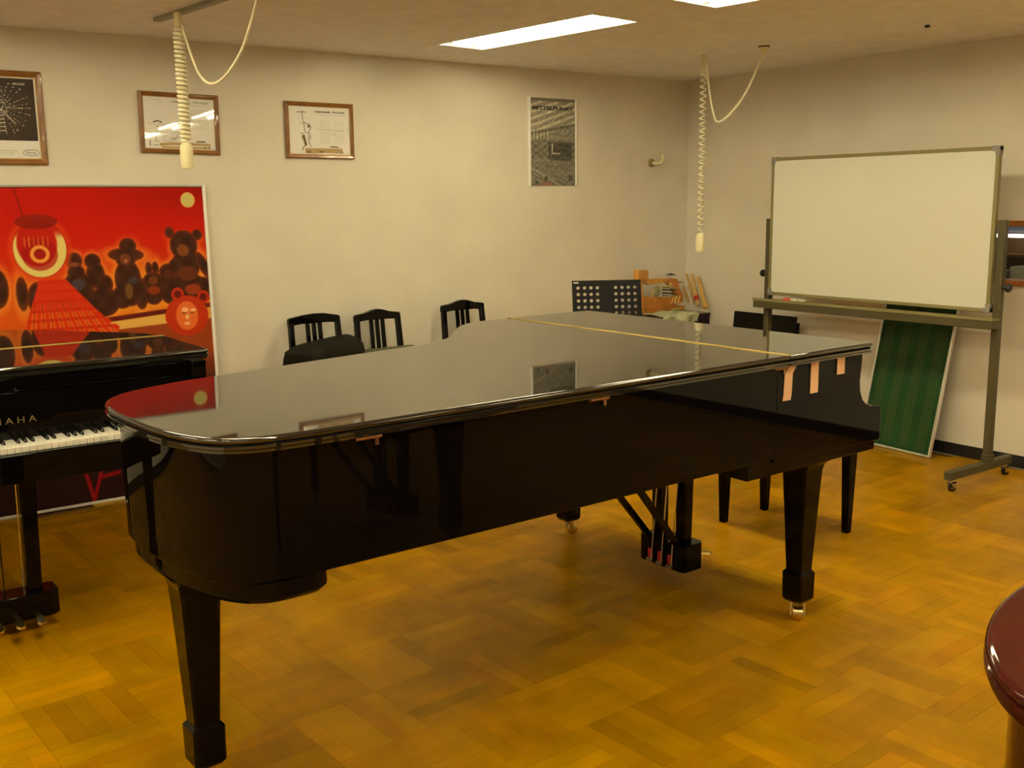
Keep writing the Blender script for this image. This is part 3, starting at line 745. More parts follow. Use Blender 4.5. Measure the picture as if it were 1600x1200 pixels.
LEAN = .045/PH
pt = thing('painting', 'large red painting of toys and a paper lantern leaning on the wall', 'painting', (0, 3.185, 0))
fy = lambda V: V*LEAN
grid_print('picture', PAINT, pt, lambda U, V: (PX0+U, fy(V)-.0005, V+.012), PW, PH, 430, 400, paint_colour)
def lean_bar(x0, x1, z0, z1, name, ma):
    MB().loft([[(x0, -.008+fy(z0), z0), (x1, -.008+fy(z0), z0), (x1, .022+fy(z0), z0), (x0, .022+fy(z0), z0)],
               [(x0, -.008+fy(z1), z1), (x1, -.008+fy(z1), z1), (x1, .022+fy(z1), z1), (x0, .022+fy(z1), z1)]]).build(name, ma, pt, bevel=.002)
lean_bar(PX0, PX0+PW, 0, .014, 'bottom_rail', WHITEF); lean_bar(PX0, PX0+PW, PH+.010, PH+.020, 'top_rail', STEEL)
lean_bar(PX0+PW-.004, PX0+PW+.012, .014, PH+.02, 'side_rail', WHITEF); lean_bar(PX0-.012, PX0+.004, .014, PH+.02, 'side_rail', WHITEF)
MB().loft([[(PX0+.005, .004+fy(z), z), (PX0+PW-.005, .004+fy(z), z), (PX0+PW-.005, .018+fy(z), z), (PX0+.005, .018+fy(z), z)] for z in (.015, PH+.01)]).build('backing', PINE, pt)

# ================================================================== FRAMED PRINTS ON THE BACK WALL
def frame(name, label, x0, x1, z0, z1, fwid, tilt=0., ma=FRAMEW, cat='picture', lip=FRAMEG):
    o = thing(name, label, cat, ((x0+x1)/2, YB, z0)); o.rotation_euler = (0, tilt, 0)
    a, h = (x1-x0)/2, z1-z0; d = .018
    rings = []
    for ins, y in ((0, -.001), (0, -d*.8), (fwid*.25, -d), (fwid*.75, -d*.82), (fwid, -d*.55), (fwid, -.003)):
        rings.append([(-a+ins, y, ins), (a-ins, y, ins), (a-ins, y, h-ins), (-a+ins, y, h-ins)])
    MB().loft(rings, cap=False).build('frame', ma, o, smooth=0)
    if lip:
        i = fwid; e = fwid*.18; mb = MB()
        mb.loft([[(-a+i, -d*.56, i), (a-i, -d*.56, i), (a-i, -d*.56, h-i), (-a+i, -d*.56, h-i)], [(-a+i+e, -d*.5, i+e), (a-i-e, -d*.5, i+e), (a-i-e, -d*.5, h-i-e), (-a+i+e, -d*.5, h-i-e)]], cap=False)
        mb.build('inner_lip', lip, o, smooth=0)
    i = fwid-.002
    box(-a+i, a-i, -.0065, -.003, i, h-i).build('paper', PAPER, o, smooth=0)
    box(-a+i, a-i, -.0092, -.0082, i, h-i).build('pane', GLASS, o, smooth=0)
    return o, a, h
IY = -.0068
def ink(o, strokes, ma, name='drawing'):
    mb = MB()
    for pts, wd in strokes:
        for (xa, za_), (xb, zb_) in zip(pts, pts[1:]):
            dx, dz = xb-xa, zb_-za_; l = math.hypot(dx, dz) or 1; nx_, nz = -dz/l*wd/2, dx/l*wd/2
            mb.add([(xa+nx_, IY, za_+nz), (xb+nx_, IY, zb_+nz), (xb-nx_, IY, zb_-nz), (xa-nx_, IY, za_-nz)], [(0, 1, 2, 3)])
    return mb.build(name, ma, o, smooth=0, recalc=False)
UX, UZ = (1, 0, 0), (0, 0, 1)
def rnd_text_lines(o, x0, x1, zs, ma, seed):
    r_ = random.Random(seed); st_ = []
    for z in zs:
        x = x0
        while x < x1-.004:
            l = r_.uniform(.004, .014); st_.append(([(x, z), (min(x+l, x1), z)], .0016)); x += l+.003
    ink(o, st_, ma, 'small_print')

# diagram print behind the left coiled cord
o, a, h = frame('framed_print', 'wood-framed mechanism diagram hanging behind the ceiling cord with a glare on it', -1.290, -.868, 1.798, 2.110, .021, R(.9))
text('LOUIS RENNER   STUTTGART', .012, INKG, o, (.06, IY, h-.045), UX, UZ, width=.2, weight=.0004)
rnd_text_lines(o, -.01, .16, [h-.060], INKG, 1)
rnd_text_lines(o, .05, .16, [h-.085-.008*k for k in range(13)], mat('faint_ink', (.55, .53, .48), .7), 2)
rnd_text_lines(o, -.13, -.09, [h-.04], INKG, 6)
ink(o, [([(-.14, .158), (-.117, .166), (-.094, .158)], .006), ([(-.165, .150), (-.075, .148)], .001), ([(-.127, .138), (-.107, .138)], .003)], INK)
ink(o, [([(-.11, .045), (-.03, .052), (.02, .050), (.06, .052), (.16, .05)], .014), ([(-.10, .032), (.16, .034)], .010)], INKT)
ink(o, [([(-.16, .035), (-.16, .066)], .006), ([(-.14, .062), (-.11, .062)], .003), ([(-.128, .062), (-.128, .09)], .003), ([(-.145, .042), (-.115, .042)], .004),
        ([(-.082, .06), (-.088, .09), (-.05, .104), (.0, .112)], .0022), ([(-.078, .066), (-.05, .062), (-.01, .088), (0, .115)], .0025), ([(-.06, .075), (-.02, .08)], .003), ([(-.05, .09), (-.02, .07)], .002), ([(-.10, .09), (-.10, .105)], .002), ([(-.03, .07), (-.015, .10)], .002)], INKG)
ink(o, [([(.085, .066), (.135, .066)], .006), ([(.125, .035), (.135, .035)], .008), ([(.148, .035), (.158, .035)], .008)], INK)

# diagram print above the slat-back chairs
o, a, h = frame('framed_print', 'wood-framed mechanism diagram hanging above the slat-back chairs', -.483, -.058, 1.785, 2.097, .021, R(.3))
text('LOUIS RENNER   STUTTGART', .0125, INK, o, (.065, IY, h-.052), UX, UZ, width=.19, weight=.0005)
rnd_text_lines(o, -.02, .165, [h-.068], INKG, 3)
rnd_text_lines(o, .0, .07, [h-.10-.008*k for k in range(17)], MATS['faint_ink'], 4); rnd_text_lines(o, .085, .155, [h-.10-.008*k for k in range(17)], MATS['faint_ink'], 5)
ink(o, [([(-.02, .165), (.16, .158)], .0016), ([(.07, .145), (.105, .135)], .002)], INKG)
ink(o, [([(-.095, .047), (.14, .050)], .018), ([(-.095, .034), (-.03, .032), (.02, .036), (.145, .036)], .010)], INKT)
ink(o, [([(-.107, .265), (-.106, .225), (-.099, .2), (-.066, .188), (-.055, .175), (-.066, .155), (-.071, .12), (-.07, .09), (-.058, .064)], .004),
        ([(-.14, .255), (-.085, .256)], .004), ([(-.098, .2), (-.096, .165), (-.092, .145)], .004), ([(-.125, .2), (-.10, .19)], .002), ([(-.076, .18), (-.062, .178)], .016),
        ([(-.105, .13), (-.09, .075)], .016), ([(-.115, .115), (-.10, .12)], .006), ([(-.085, .075), (-.105, .065), (-.112, .042)], .005), ([(-.09, .145), (-.072, .14)], .004), ([(-.06, .13), (-.062, .105)], .004), ([(-.12, .135), (-.10, .14)], .003)], mat('olive_ink', (.16, .12, .04), .7))
ink(o, [([(.06, .068), (.115, .066)], .006), ([(.10, .037), (.107, .037)], .008), ([(.13, .037), (.139, .037)], .008), ([(-.085, .036), (-.06, .036)], .007), ([(-.01, .038), (.02, .037)], .007)], INK)

# exploded-view poster at the left
o, a, h = frame('framed_poster', 'wood-framed poster with white exploded parts on a black square above a white band', -2.115, -1.745, 1.733, 2.176, .026, R(0))
BLK = mat('black_print', (.018, .009, .009), .5); WP = mat('white_print', (.75, .70, .64), .6)
box(-a+.034, a-.036, IY-.0003, IY, .115, h-.036).build('black_square', BLK, o, smooth=0)
IY = -.0074
text('MECHANIK', .014, WP, o, (.083, IY, h-.062), UX, UZ, width=.055, weight=.0004)
ink(o, [([(.032, h-.062), (.044, h-.062)], .004)], WP)
st_ = []; r_ = random.Random(5); cx, cz = -.004, .268
for k in range(26):
    an = 2*PI*k/26+r_.uniform(-.06, .06); rr_ = .022
    while rr_ < .125+.01*r_.random():
        l = r_.choice((.003, .004, .005, .008, .014)); wd = r_.choice((.002, .003, .004, .006)) if l < .01 else .0025
        p0 = (cx+math.cos(an)*rr_, cz+math.sin(an)*rr_); p1 = (cx+math.cos(an)*(rr_+l), cz+math.sin(an)*(rr_+l))
        if .125 < p1[1] < h-.075 and abs(p1[0]) < a-.045: st_.append(([p0, p1], wd))
        rr_ += l+r_.choice((.004, .006, .010, .015))
for k in range(5): st_.append(([(cx-.008-.001*k, cz-.035-.018*k), (cx+.010+.001*k, cz-.035-.018*k)], .0045))
for k in range(7): st_.append(([(cx+.015+.012*k, cz+.0), (cx+.019+.012*k, cz)], .004+.0006*k))
st_ += [([(cx-.012, cz+.012), (cx-.002, cz-.014)], .006), ([(cx-.002, cz-.014), (cx+.010, cz+.012)], .004), ([(cx-.004, cz-.014), (cx+.012, cz-.014)], .005), ([(cx-.03, cz+.085), (cx-.022, cz+.055)], .012), ([(cx+.015, cz-.025), (cx+.06, cz-.075)], .004)]
ink(o, st_, WP, 'exploded_parts')
rnd_text_lines(o, -a+.05, .055, [.066], INK, 8); rnd_text_lines(o, -a+.05, .04, [.057, .049], INKG, 9)
lx, lz = .112, .058; ink(o, [([(lx+.036*math.cos(2*PI*k/28), lz+.014*math.sin(2*PI*k/28)) for k in range(29)], .0022)], INK, 'oval_mark')
text('Renner', .014, INK, o, (lx, IY, lz), UX, UZ, width=.044)
IY = -.0068

# grey photograph poster with metal side rails
o = thing('photo_poster', 'narrow grey photo poster of a factory hall in metal side rails', 'poster', (1.428, YB, 1.632))
a, h = .196, .566
def hall(U, V):
    X = U/(2*a)*70; Y = (1-V/h)*132; one = np.ones_like(X)
    r = np.random.RandomState(4); nzs = np.zeros_like(X)
    for k in range(14):
        fx_, fy_, ph = r.uniform(-.9, .9), r.uniform(-.9, .9), r.uniform(0, 6); nzs += np.sin(fx_*X+fy_*Y+ph)/5
    g = 108*one
    roof = sstep(62, 34, Y+.25*(X-35)); beams = .5+.5*np.sin((Y+.42*X)*.62)
    g = g*(1-roof)+roof*(118+52*beams*sstep(.4, .8, beams))
    g = np.where((np.abs(Y+.22*X-54) < 2.2), 78, g)
    win = sstep(47, 50, Y)*sstep(64, 60, Y)*sstep(30, 27, X); g = g+win*(50*sstep(.2, .6, np.sin(X*1.25))-10)
    mid = sstep(60, 66, Y)*sstep(96, 90, Y); g = g*(1-mid)+mid*(86+22*np.sin(X*.5)*np.cos(Y*.6))
    mach = sstep(1.05, .95, np.maximum(np.abs(X-46)/18, np.abs(Y-80)/14)); g = g*(1-mach)+mach*52
    g = np.where((np.abs(X-33.5) < 1.2) & (Y > 68) & (Y < 84), 150, g); g = np.where((np.abs(Y-83) < 1) & (X > 34) & (X < 45), 160, g)
    flr = sstep(93, 97, Y); g = g*(1-flr)+flr*(88+.2*(Y-95))
    diag = sstep(2.2, 1, np.abs((Y-104)-.62*X)); g = g+flr*diag*42
    fore = sstep(112, 116, Y-.05*X); g = g*(1-.4*fore)+.4*fore*(80+40*np.sin(X*.7)*np.sin(Y*.9+X*.3))
    for cx, cy in ((24, 121), (10, 128)): g = g*(1-.8*sstep(1.1, .7, ell(X, Y, cx, cy, 3, 4)))+.8*sstep(1.1, .7, ell(X, Y, cx, cy, 3, 4))*34
    red = sstep(1.2, .7, ell(X, Y, 24, 130, 8, 2.5))
    g = g+nzs*15
    g = np.where(Y < 4.5, 88, g)
    g = 22+g*1.12
    return [g*.98+40*red, g*.96-10*red, g*.88-10*red]
grid_print('photograph', PRINT, o, lambda U, V: (U-a, -.012+0*U, V), 2*a, h, 100, 150, hall)
box(-a, a, -.0115, -.003, 0, h).build('backing', PAPER, o, smooth=0)
for sg in (-1, 1): box(sg*a-.0075, sg*a+.0075, -.018, -.001, -.006, h+.006).build('side_rail', WHITEF, o, bevel=.003)
text('MITTELPUNKT', .033, INK, o, (0, -.0125, h-.066), UX, UZ, width=.345, weight=.0012)
mb = MB(); lx, lz = .146, .048
for k in range(24):
    t0, t1 = 2*PI*k/24, 2*PI*(k+1)/24
    mb.add([(lx+.016*math.cos(t0), -.0127, lz+.018*math.sin(t0)), (lx+.016*math.cos(t1), -.0127, lz+.018*math.sin(t1)), (lx+.009*math.cos(t1), -.0127, lz+.011*math.sin(t1)), (lx+.009*math.cos(t0), -.0127, lz+.011*math.sin(t0))], [(0, 1, 2, 3)])
mb.build('round_mark', INK, o, smooth=0, recalc=False)

# wall hook near the corner
hk = thing('wall_hook', 'small cream pipe hook on a round base screwed to the wall', 'hook', (2.335, YB, 1.79))
mb = MB().lathe([(.030, 0), (.030, .008), (.022, .016), (.010, .018)], n=20); mb.v = [(v[0], -v[2], v[1]) for v in mb.v]
mb.build('base', mat('bronze_plate', (.30, .23, .10), .4, metal=.4), hk)
MB().tube(catmull([Vector(p) for p in ((0, -.01, 0), (.01, -.05, -.004), (.03, -.07, 0), (.042, -.075, .02), (.045, -.075, .055))], .008), .011, 10).build('peg', CREAM, hk)

# ================================================================== CEILING CORDS
def coil_cord(label, x, y, ztop, zplug, zend, turns, rr_, cable, cap, sag, n_g='coiled power cords hanging from the ceiling'):
    o = thing('coiled_cord', label, 'power cord', (x, y, ztop), 0, n_g)
    MB().lathe([(.010, 0), (.017, -.004), (.017, -.060), (.012, -.066)], n=16).build('hanger', CREAM, o)
    L_ = zplug-ztop+.066; pts = []; N_ = turns*12
    for k in range(N_+1):
        an = 2*PI*k/12; e = min(1, k/8, (N_-k)/8)
        pts.append((rr_*e*math.cos(an), rr_*e*math.sin(an), -.062+L_*k/N_))
    MB().tube(pts, cable, 6).build('coil', CREAMC, o)
    zz = zplug-ztop
    MB().lathe([(.016, zz+.004), (.024, zz-.004), (.028, zz-.016), (.028, zend-ztop+.010), (.025, zend-ztop)], n=24).build('socket', CREAM, o)
    c = Vector(cap)-Vector((x, y, ztop)); s_ = Vector(sag)-Vector((x, y, ztop))
    st0 = Vector((.012, -.01, -.055))
    pts = catmull([st0, st0.lerp(s_, .45)+Vector((0, 0, -.10)), s_, s_.lerp(c, .55)+Vector((0, 0, -.09)), c+Vector((0, 0, -.03))], .02)
    MB().tube(pts, .006, 8).build('supply_cable', CREAMC, o)
    MB().lathe([(.034, 0), (.034, -.006), (.030, -.007)], c=tuple(c), n=20).build('rose_ring', BLACKP, o)
    MB().lathe([(.030, -.0071), (.028, -.020), (.012, -.030), (.009, -.05)], c=tuple(c), n=20).build('ceiling_rose', CREAM, o)
    return o
capR = pix(1194, 72, 2, ZC); sagR = pix(1125, 190, 1, 1.98)
coil_cord('stretched cream coiled cord hanging from the ceiling near the whiteboard', 1.757, 2.206, ZC, 1.318, 1.208, 27, .0165, .0048, (capR.x, capR.y, ZC), sagR)
RLP = pix(277, 10, 2, ZC)
capL = pix(408, -40, 2, ZC); sagL = pix(341, 128, 1, 2.05)
coil_cord('tight cream coiled cord hanging from a ceiling rail before a framed print', -1.352, 2.372, ZC-.018, 1.800, 1.690, 26, .0195, .0075, (capL.x, capL.y, ZC), sagL)
ra, rb = pix(245, 28, 2, ZC), pix(330, 0, 2, ZC); dr = (rb-ra).normalized(); rb = ra+dr*.95
mb = MB(); mb.bar(ra+Vector((0, 0, -.009)), rb+Vector((0, 0, -.009)), .036, .018)
rl = mb.build('ceiling_rail', RAIL, bevel=.002); tag(rl, 'grey metal rail on the ceiling that carries a coiled cord', 'rail')
p_ = pix(1449, 39, 2, ZC)
hk = MB().lathe([(.004, 0), (.014, -.003), (.014, -.010), (.006, -.014)], c=(0, 0, 0), n=14).build('ceiling_hook', BLACKP); hk.location = (p_.x, p_.y, ZC)
tag(hk, 'small black hook plate on the ceiling near the whiteboard', 'hook')

# ================================================================== WHITEBOARD
wbx = 2.29
ws = thing('whiteboard', 'white mobile board in a metal frame on a stand with casters', 'whiteboard', (wbx, 1.36, 0))
ya, yb_, za_, zb_ = -.747, .740, .918, 1.778
fwid = .020
box(-.012, .012, ya+fwid, yb_-fwid, za_+fwid, zb_-fwid).build('board', BOARD, ws, smooth=0)
box(-.016, .014, ya, yb_, zb_-fwid, zb_).build('frame_rail', TRAYM, ws, bevel=.003); box(-.016, .014, ya, yb_, za_, za_+fwid).build('frame_rail', TRAYM, ws, bevel=.003)
box(-.016, .014, ya, ya+fwid, za_+fwid, zb_-fwid).build('frame_stile', TRAYM, ws, bevel=.003); box(-.016, .014, yb_-fwid, yb_, za_+fwid, zb_-fwid).build('frame_stile', TRAYM, ws, bevel=.003)
for y in (ya, yb_):
    for z in (za_, zb_):
        sy, sz = (1 if y == ya else -1), (1 if z == za_ else -1)
        mb = MB(); y1_, z1_ = y+sy*.045, z+sz*.045
        mb.box(-.019, .016, min(y-sy*.003, y1_), max(y-sy*.003, y1_), min(z-sz*.003, z+sz*.023), max(z-sz*.003, z+sz*.023)); mb.box(-.0188, .0158, min(y-sy*.003, y+sy*.023), max(y-sy*.003, y+sy*.023), min(z, z1_), max(z, z1_))
        mb.build('corner_cap', CORNER, ws, bevel=.003)
for y, sg in ((-.775, -1), (.766, 1)):
    box(.0, .040, y-.02, y+.02, .10, 1.40).build('post', STAND, ws, bevel=.004)
    MB().cyl((.02, y+sg*.02, 1.05), (.02, y+sg*.042, 1.05), .011, n=12).build('knob_stem', BLACKP, ws)
    MB().tube([(.02, y+sg*.042, 1.05), (.02, y+sg*.052, 1.05), (.02, y+sg*.062, 1.05)], [.022, .024, .018], 14).build('knob', BLACKP, ws)
    MB().bar((-.36, y, .088), (.245, y, .088), .042, .045).build('foot_bar', STAND, ws, bevel=.004)
    box(-.005, .045, y-.024, y+.024, .110, .150).build('post_socket', STAND, ws, bevel=.003)
    for xx in (-.315, .210):
        f = MB().cyl((xx, y, .048), (xx, y, .067), .012, n=12)
        f.box(xx-.016, xx+.02, y-.016, y-.012, .02, .052); f.box(xx-.016, xx+.02, y+.012, y+.016, .02, .052); f.box(xx-.016, xx+.02, y-.016, y+.016, .046, .052)
        fo = f.build('caster_fork', CHROME, ws)
        MB().tube([(xx+.006, y-.010, .025), (xx+.006, y+.010, .025)], .025, 18).build('caster_wheel', BLACKP, fo)
        if xx < 0: MB().bar((xx+.01, y-.004, .045), (xx-.035, y-.02, .026), .02, .004).build('brake_pedal', CHROME, fo)
# tray
mb = MB().prism([(-.075, .880), (-.075, .897), (-.070, .897), (-.068, .885), (0, .888), (.0, .880)], 1, -.80, .815)
mb.build('tray', TRAYM, ws, smooth=0)
box(.0, .03, -.755, .746, .825, .888).build('tray_beam', STAND, ws, bevel=.003)
box(-.072, -.004, -.797, .812, .836, .8795).build('tray_skirt', STAND, ws, bevel=.002)
# things on the tray
mk = thing('marker_pen', 'red marker pen with a pale cap lying on the whiteboard tray', 'pen', (wbx-.045, 1.905, .8975))
MB().tube([(0, .045, 0), (0, .04, 0), (0, -.02, 0)], [.008, .0105, .0105], 14).build('barrel', MARKER, mk)
MB().tube([(0, -.0201, 0), (0, -.06, .0), (0, -.066, 0)], [.0112, .0105, .007], 14).build('cap', MARKW, mk)
er = thing('board_eraser', 'small worn pale block lying beside the red marker pen', 'eraser', (wbx-.045, 1.80, .887))
box(-.016, .016, -.02, .028, .0, .008).build('pad', CORNER, er, bevel=.002); box(-.015, .015, -.019, .027, .0082, .020).build('grip', MARKW, er, bevel=.004)

# green music chalkboard leaning on the right wall
gbn = thing('music_chalkboard', 'green chalkboard with faint music staves leaning on the wall below the whiteboard', 'chalkboard', (2.50, 1.05, 0), 0)
b0, b1 = Vector((.03, .0, 0)), Vector((.075, .52, 0)); lean = Vector((.15, -.045, .90)); 
ex = (b1-b0); ey = lean; ez = ex.cross(ey).normalized()
if ez.x > 0: ez = -ez
def gq(u, v, d): return b0+ex*u+ey*v+ez*d
def gbox(u0, u1, v0, v1, d0, d1): return MB().loft([[gq(u, v, d0) for u, v in ((u0,v0),(u1,v0),(u1,v1),(u0,v1))], [gq(u, v, d1) for u, v in ((u0,v0),(u1,v0),(u1,v1),(u0,v1))]])
gbox(.02, .98, .012, .988, .002, .014).build('panel', GREEN, gbn, smooth=0)
gbox(0, .024, 0, 1, 0, .022).build('side_rail', ALU, gbn, bevel=.002); gbox(.976, 1, 0, 1, 0, .022).build('side_rail', ALU, gbn, bevel=.002)
gbox(.024, .976, 0, .014, 0, .022).build('end_rail', ALU, gbn, bevel=.002); gbox(.024, .976, .986, 1, 0, .022).build('end_rail', ALU, gbn, bevel=.002)
for g_ in range(4):
    for k in range(5):
        u = .10+g_*.235+k*.026; gbox(u-.0035, u+.0035, .04, .96, .0141, .0147).build('stave_line', STAVE, gbn, smooth=0)

# ================================================================== MUSIC STAND
ms = thing('music_stand', 'black music stand with a perforated desk behind the long grand piano', 'music stand', (1.30, 2.55, 0), R(-31))
DW, DH, DZ = .435, .30, 1.035; tl_ = R(14)
def dq(x, v, d=0.): return (x, (v-DH)*math.sin(tl_)+d*math.cos(tl_)+.04, DZ-(DH-v)*math.cos(tl_)+d*math.sin(tl_))
mb = MB(); T_ = .0022
def plate_quad(x0, x1, v0, v1):
    if x1-x0 < 1e-5 or v1-v0 < 1e-5: return
    mb.loft([[dq(x0, v0, -T_), dq(x1, v0, -T_), dq(x1, v1, -T_), dq(x0, v1, -T_)], [dq(x0, v0, T_), dq(x1, v0, T_), dq(x1, v1, T_), dq(x0, v1, T_)]])
def plate_hole(x0, x1, v0, v1, r):
    cx, cv = (x0+x1)/2, (v0+v1)/2; n = 16; ou = []; inn = []
    for k in range(n):
        an = 2*PI*k/n; c, s = math.cos(an), math.sin(an); q = max(abs(c), abs(s))
        ou.append((cx+c/q*(x1-x0)/2, cv+s/q*(v1-v0)/2)); inn.append((cx+c*r, cv+s*r))
    vs = [dq(*p, -T_) for p in ou]+[dq(*p, -T_) for p in inn]+[dq(*p, T_) for p in ou]+[dq(*p, T_) for p in inn]; fs = []
    for k in range(n):
        j = (k+1) % n; fs += [(k, j, n+j, n+k), (2*n+k, 3*n+k, 3*n+j, 2*n+j), (n+k, n+j, 3*n+j, 3*n+k)]
    mb.add(vs, fs)
cs = .0405; m0 = .018; top = DH-.026
cols_ = [(-DW/2+m0+k*cs) for k in range(4)]+[(DW/2-m0-(4-k)*cs) for k in range(4)]
xs = sorted(cols_); rows_ = 5
vlo = top-rows_*cs
for xa_ in xs:
    for r_i in range(rows_): plate_hole(xa_, xa_+cs, top-(r_i+1)*cs, top-r_i*cs, .0108)
plate_quad(-DW/2, DW/2, top, DH); plate_quad(-DW/2, DW/2, 0, vlo)
plate_quad(-DW/2, xs[0], vlo, top); plate_quad(xs[3]+cs, xs[4], vlo, top); plate_quad(xs[7]+cs, DW/2, vlo, top)
mb.build('desk', STANDB, ms, smooth=0, recalc=False)
mb = MB(); mb.loft([[dq(-DW/2, 0, -T_), dq(DW/2, 0, -T_), dq(DW/2, 0, T_), dq(-DW/2, 0, T_)], [(x, y-.055, z+.01) for x, y, z in (dq(-DW/2, 0, -T_), dq(DW/2, 0, -T_), dq(DW/2, 0, T_), dq(-DW/2, 0, T_))]])
mb.build('ledge', STANDB, ms, smooth=0)
q0 = [dq(x, v, -.0031) for x, v in ((-.208, DH-.016), (-.175, DH-.016), (-.175, DH-.008), (-.208, DH-.008))]; q1 = [dq(x, v, -.0023) for x, v in ((-.208, DH-.016), (-.175, DH-.016), (-.175, DH-.008), (-.208, DH-.008))]
MB().loft([q0, q1]).build('badge', mat('silver_mark', (.5, .48, .35), .4, metal=.5), ms, smooth=0)
hub = dq(0, .13, .004)
MB().cyl((hub[0], hub[1]+.024, .25), (hub[0], hub[1]+.024, hub[2]), .009, n=12).build('inner_pole', STEEL, ms)
MB().cyl((hub[0], hub[1]+.024, .06), (hub[0], hub[1]+.024, .62), .0125, n=14).build('outer_pole', STANDB, ms)
box(-.03, .03, hub[1]+.012, hub[1]+.034, hub[2]-.03, hub[2]+.03).build('tilt_bracket', STANDB, ms, bevel=.003)
for k in range(3):
    an = 2*PI*k/3+.5; MB().bar((0, hub[1]+.024, .25), (.30*math.cos(an), hub[1]+.024+.30*math.sin(an), .008), .022, .008).build('leg', STANDB, ms)

# ================================================================== CORNER TABLE AND ITS THINGS
tb = thing('side_table', 'low dark wooden table in the room corner under wooden models', 'table', (2.19, 2.97, 0))
box(-.30, .275, -.20, .24, .712, .735).build('table_top', TABLEW, tb, bevel=.004)
mb = MB(); mb.box(-.295, .27, -.195, -.175, .60, .712); mb.box(-.295, .27, .20, .22, .60, .712); mb.box(-.295, -.275, -.175, .2, .60, .712); mb.box(.25, .27, -.175, .2, .60, .712)
mb.build('apron', TABLEW, tb)
for x in (-.27, .245):
    for y in (-.165, .19): box(x-.02, x+.02, y-.02, y+.02, 0, .60).build('leg', TABLEW, tb, bevel=.003)

# wooden piano action model
AY = 3.08
def aq(px, py): p = pix(px, py, 1, AY); return (p.x-2.10, p.z-.7355)
am = thing('action_model', 'orange wooden piano action model with hammers and levers on the corner table', 'model', (2.10, AY, .7355))
zb0 = aq(1010, 478)[1]
x0_, x1_ = aq(1000, 478)[0], aq(1062, 478)[0]
box(x0_, x1_, -.05, .05, 0, .03).build('base_board', PINED, am, bevel=.002)
MB().prism([(x0_+.004, .031), (aq(1052, 470)[0], .031), aq(1052, 464), aq(1022, 464), aq(1002, 463)], 1, -.03, .02).build('key_lever', PINED, am, bevel=.002)
MB().prism([aq(994, 437), aq(1009, 437), aq(1009, 422), aq(994, 422)], 1, -.03, .03).build('weight_block', PINE, am, bevel=.002)
MB().prism([aq(996, 437.5), aq(1012, 445), aq(1038, 441), aq(1041, 436), aq(1028, 434.5), aq(1009, 437.2)], 1, -.02, .02).build('top_rail', PINE, am, bevel=.002)
MB().prism([aq(996, 463.5), aq(1002, 463.5), aq(1002, 438), aq(996, 438)], 1, -.014, .014).build('rear_post', PINE, am)
MB().prism([aq(1050, 472), aq(1066, 472), aq(1066, 460), aq(1060, 449), aq(1059, 441), aq(1056, 435), aq(1038, 435), aq(1038, 441), aq(1047, 448), aq(1052, 460)], 1, -.012, .012).build('side_bracket', PINED, am, bevel=.002)
pt3 = lambda px, py, y=-.026: (aq(px, py)[0], y, aq(px, py)[1])
MB().tube([pt3(1012, 462), pt3(1018, 454), pt3(1030, 449), pt3(1045, 446)], .006, 8).build('hammer_shank', STICK, am)
hm = MB().lathe([(.006, -.042), (.024, -.03), (.034, 0), (.026, .03), (.008, .042)], n=14); cx_, cz_ = aq(1022, 455); hm.v = [(v[0]+cx_, v[1]*.5-.026, v[2]+cz_) for v in hm.v]; hm.build('hammer_head', FELTG, am)
for k, (ya_, yb2) in enumerate(((448, 450), (452, 453), (457, 459), (461, 462))): MB().bar(pt3(1030, ya_, -.034), pt3(1050, yb2, -.034), .008, .010).build('lever', [FELTG, BLACKP, BLACKP, FELTG][k], am)
MB().tube([pt3(1043, 441, -.03), pt3(1043, 449, -.03)], .011, 8).build('pale_roller', STICK, am)
MB().bar(pt3(1028, 431, 0), pt3(1048, 433.5, 0), .005, .004).build('wire', STEEL, am)
MB().bar(pt3(1057, 440, 0), pt3(1067, 441, 0), .006, .006).build('wire', BLACKP, am)
MB().prism([aq(1041, 430), aq(1045, 428.5), aq(1048, 427), aq(1051, 428.5), aq(1055, 430)], 1, -.015, .015).build('damper_felt', BLACKP, am)
MB().tube([pt3(1048, 435.5, 0), pt3(1048, 429.5, 0)], .003, 6).build('damper_wire', STEEL, am)
for k in range(3): MB().tube([pt3(1044+k*5, 474, -.03), pt3(1049+k*4, 462, -.03)], .009, 8).build('jack', [PINE, STICK, PINE][k], am)
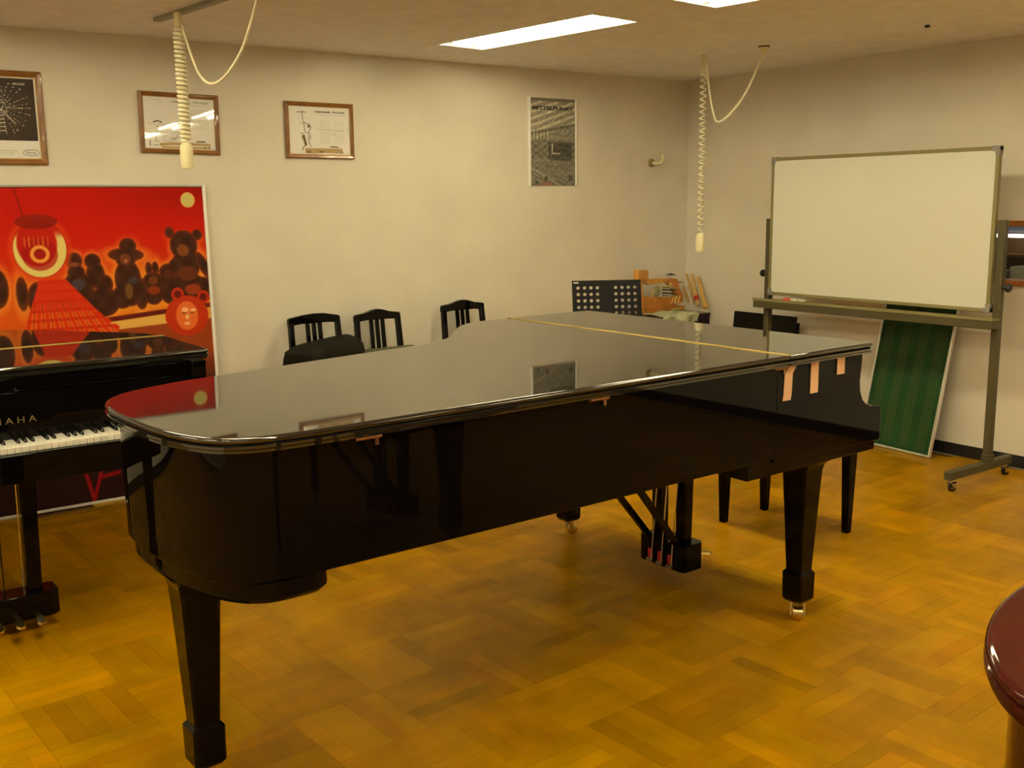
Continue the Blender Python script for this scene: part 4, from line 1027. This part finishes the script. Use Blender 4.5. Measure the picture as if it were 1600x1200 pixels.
# crumpled plastic bag lying over the front edge of the table
nx, ny = 34, 22; vs = []; fs = []
for j in range(ny+1):
    for i in range(nx+1):
        u, v = i/nx, j/ny; x = 1.985+u*.355+.02*math.sin(v*5); s = v*.34
        if s < .203: y = 2.968-s; z = .741+.016*math.sin(PI*u)*(.4+.6*math.sin(PI*min(1, s/.22)))+.004*math.sin(u*17+v*9)
        else: y = 2.757-.008-.012*math.sin(u*12); z = .745-(s-.203)*1.0*(.45+.55*math.sin(PI*min(1, u*1.15)))
        z += .006*noise.noise(Vector((u*9, v*7, 1)))+.007*noise.noise(Vector((u*26, v*20, 4))); y += .008*noise.noise(Vector((u*12, v*9, 7))) if s < .2 else -.004*abs(noise.noise(Vector((u*14, v*9, 7))))
        if s < .203: z = max(z, .7375)
        vs.append((x, y, z))
for j in range(ny):
    for i in range(nx): q = j*(nx+1)+i; fs.append((q, q+1, q+nx+2, q+nx+1))
pb = MB().add(vs, fs).build('plastic_bag', BAG, smooth=25, recalc=False)
so = pb.modifiers.new('thickness', 'SOLIDIFY'); so.thickness = .001; so.offset = 1
tag(pb, 'pale crumpled plastic bag spilling over the front edge of the corner table', 'bag')
lf = MB().lathe([(.002, 0), (.045, .001), (.052, .003), (.045, .005), (.002, .006)], n=20); lf.v = [(v[0], v[1]*.45, v[2]) for v in lf.v]
lfo = lf.build('green_sachet', LEAF); lfo.location = (2.24, 2.88, .764); tag(lfo, 'small oval green sachet lying on the pale plastic bag', 'sachet')
# sticks leaning in the corner behind the table
for k, (bpx, bpy_, tpx, tpy, tax, r, lb) in enumerate([
        (1077, 475, 1068, 446, 1, .010, 'short wooden stick leaning in the corner, lowest of four, next to the action model'),
        (1086, 476, 1073, 428, 1, .011, 'slender wooden stick leaning on the corner wall, first of the two tall thin ones'),
        (1091, 478, 1081, 428, 0, .012, 'tall wooden stick leaning in the corner with a red wrap near its foot'),
        (1102, 481, 1091, 433, 0, .017, 'thickest wooden stick leaning in the corner with a round knob at its foot')]):
    bp_ = pix(bpx, bpy_, 2, .745); bx_, by = bp_.x, bp_.y; tp = pix(tpx, tpy, tax, (XR if tax == 0 else YB)-.03); tx, ty, zt_ = tp.x, tp.y+r, tp.z
    s_ = thing('wooden_stick', lb, 'stick', (bx_, by, .7365), 0, 'wooden sticks leaning in the corner')
    e_ = Vector((tx-bx_, ty-by-r, zt_-.7365))
    MB().tube([Vector((0, 0, r)), e_*.5, e_], [r*1.1, r, r*.75], 10).build('shaft', STICK, s_)
    if k == 2: MB().tube([e_*.22, e_*.34], r*1.5, 10).build('red_wrap', REDFELT, s_)
    if k == 3: MB().lathe([(.006, 0), (.016, .004), (.020, .016), (.016, .028), (.006, .032)], c=(0, 0, 0), n=14).build('knob', PINE, s_)
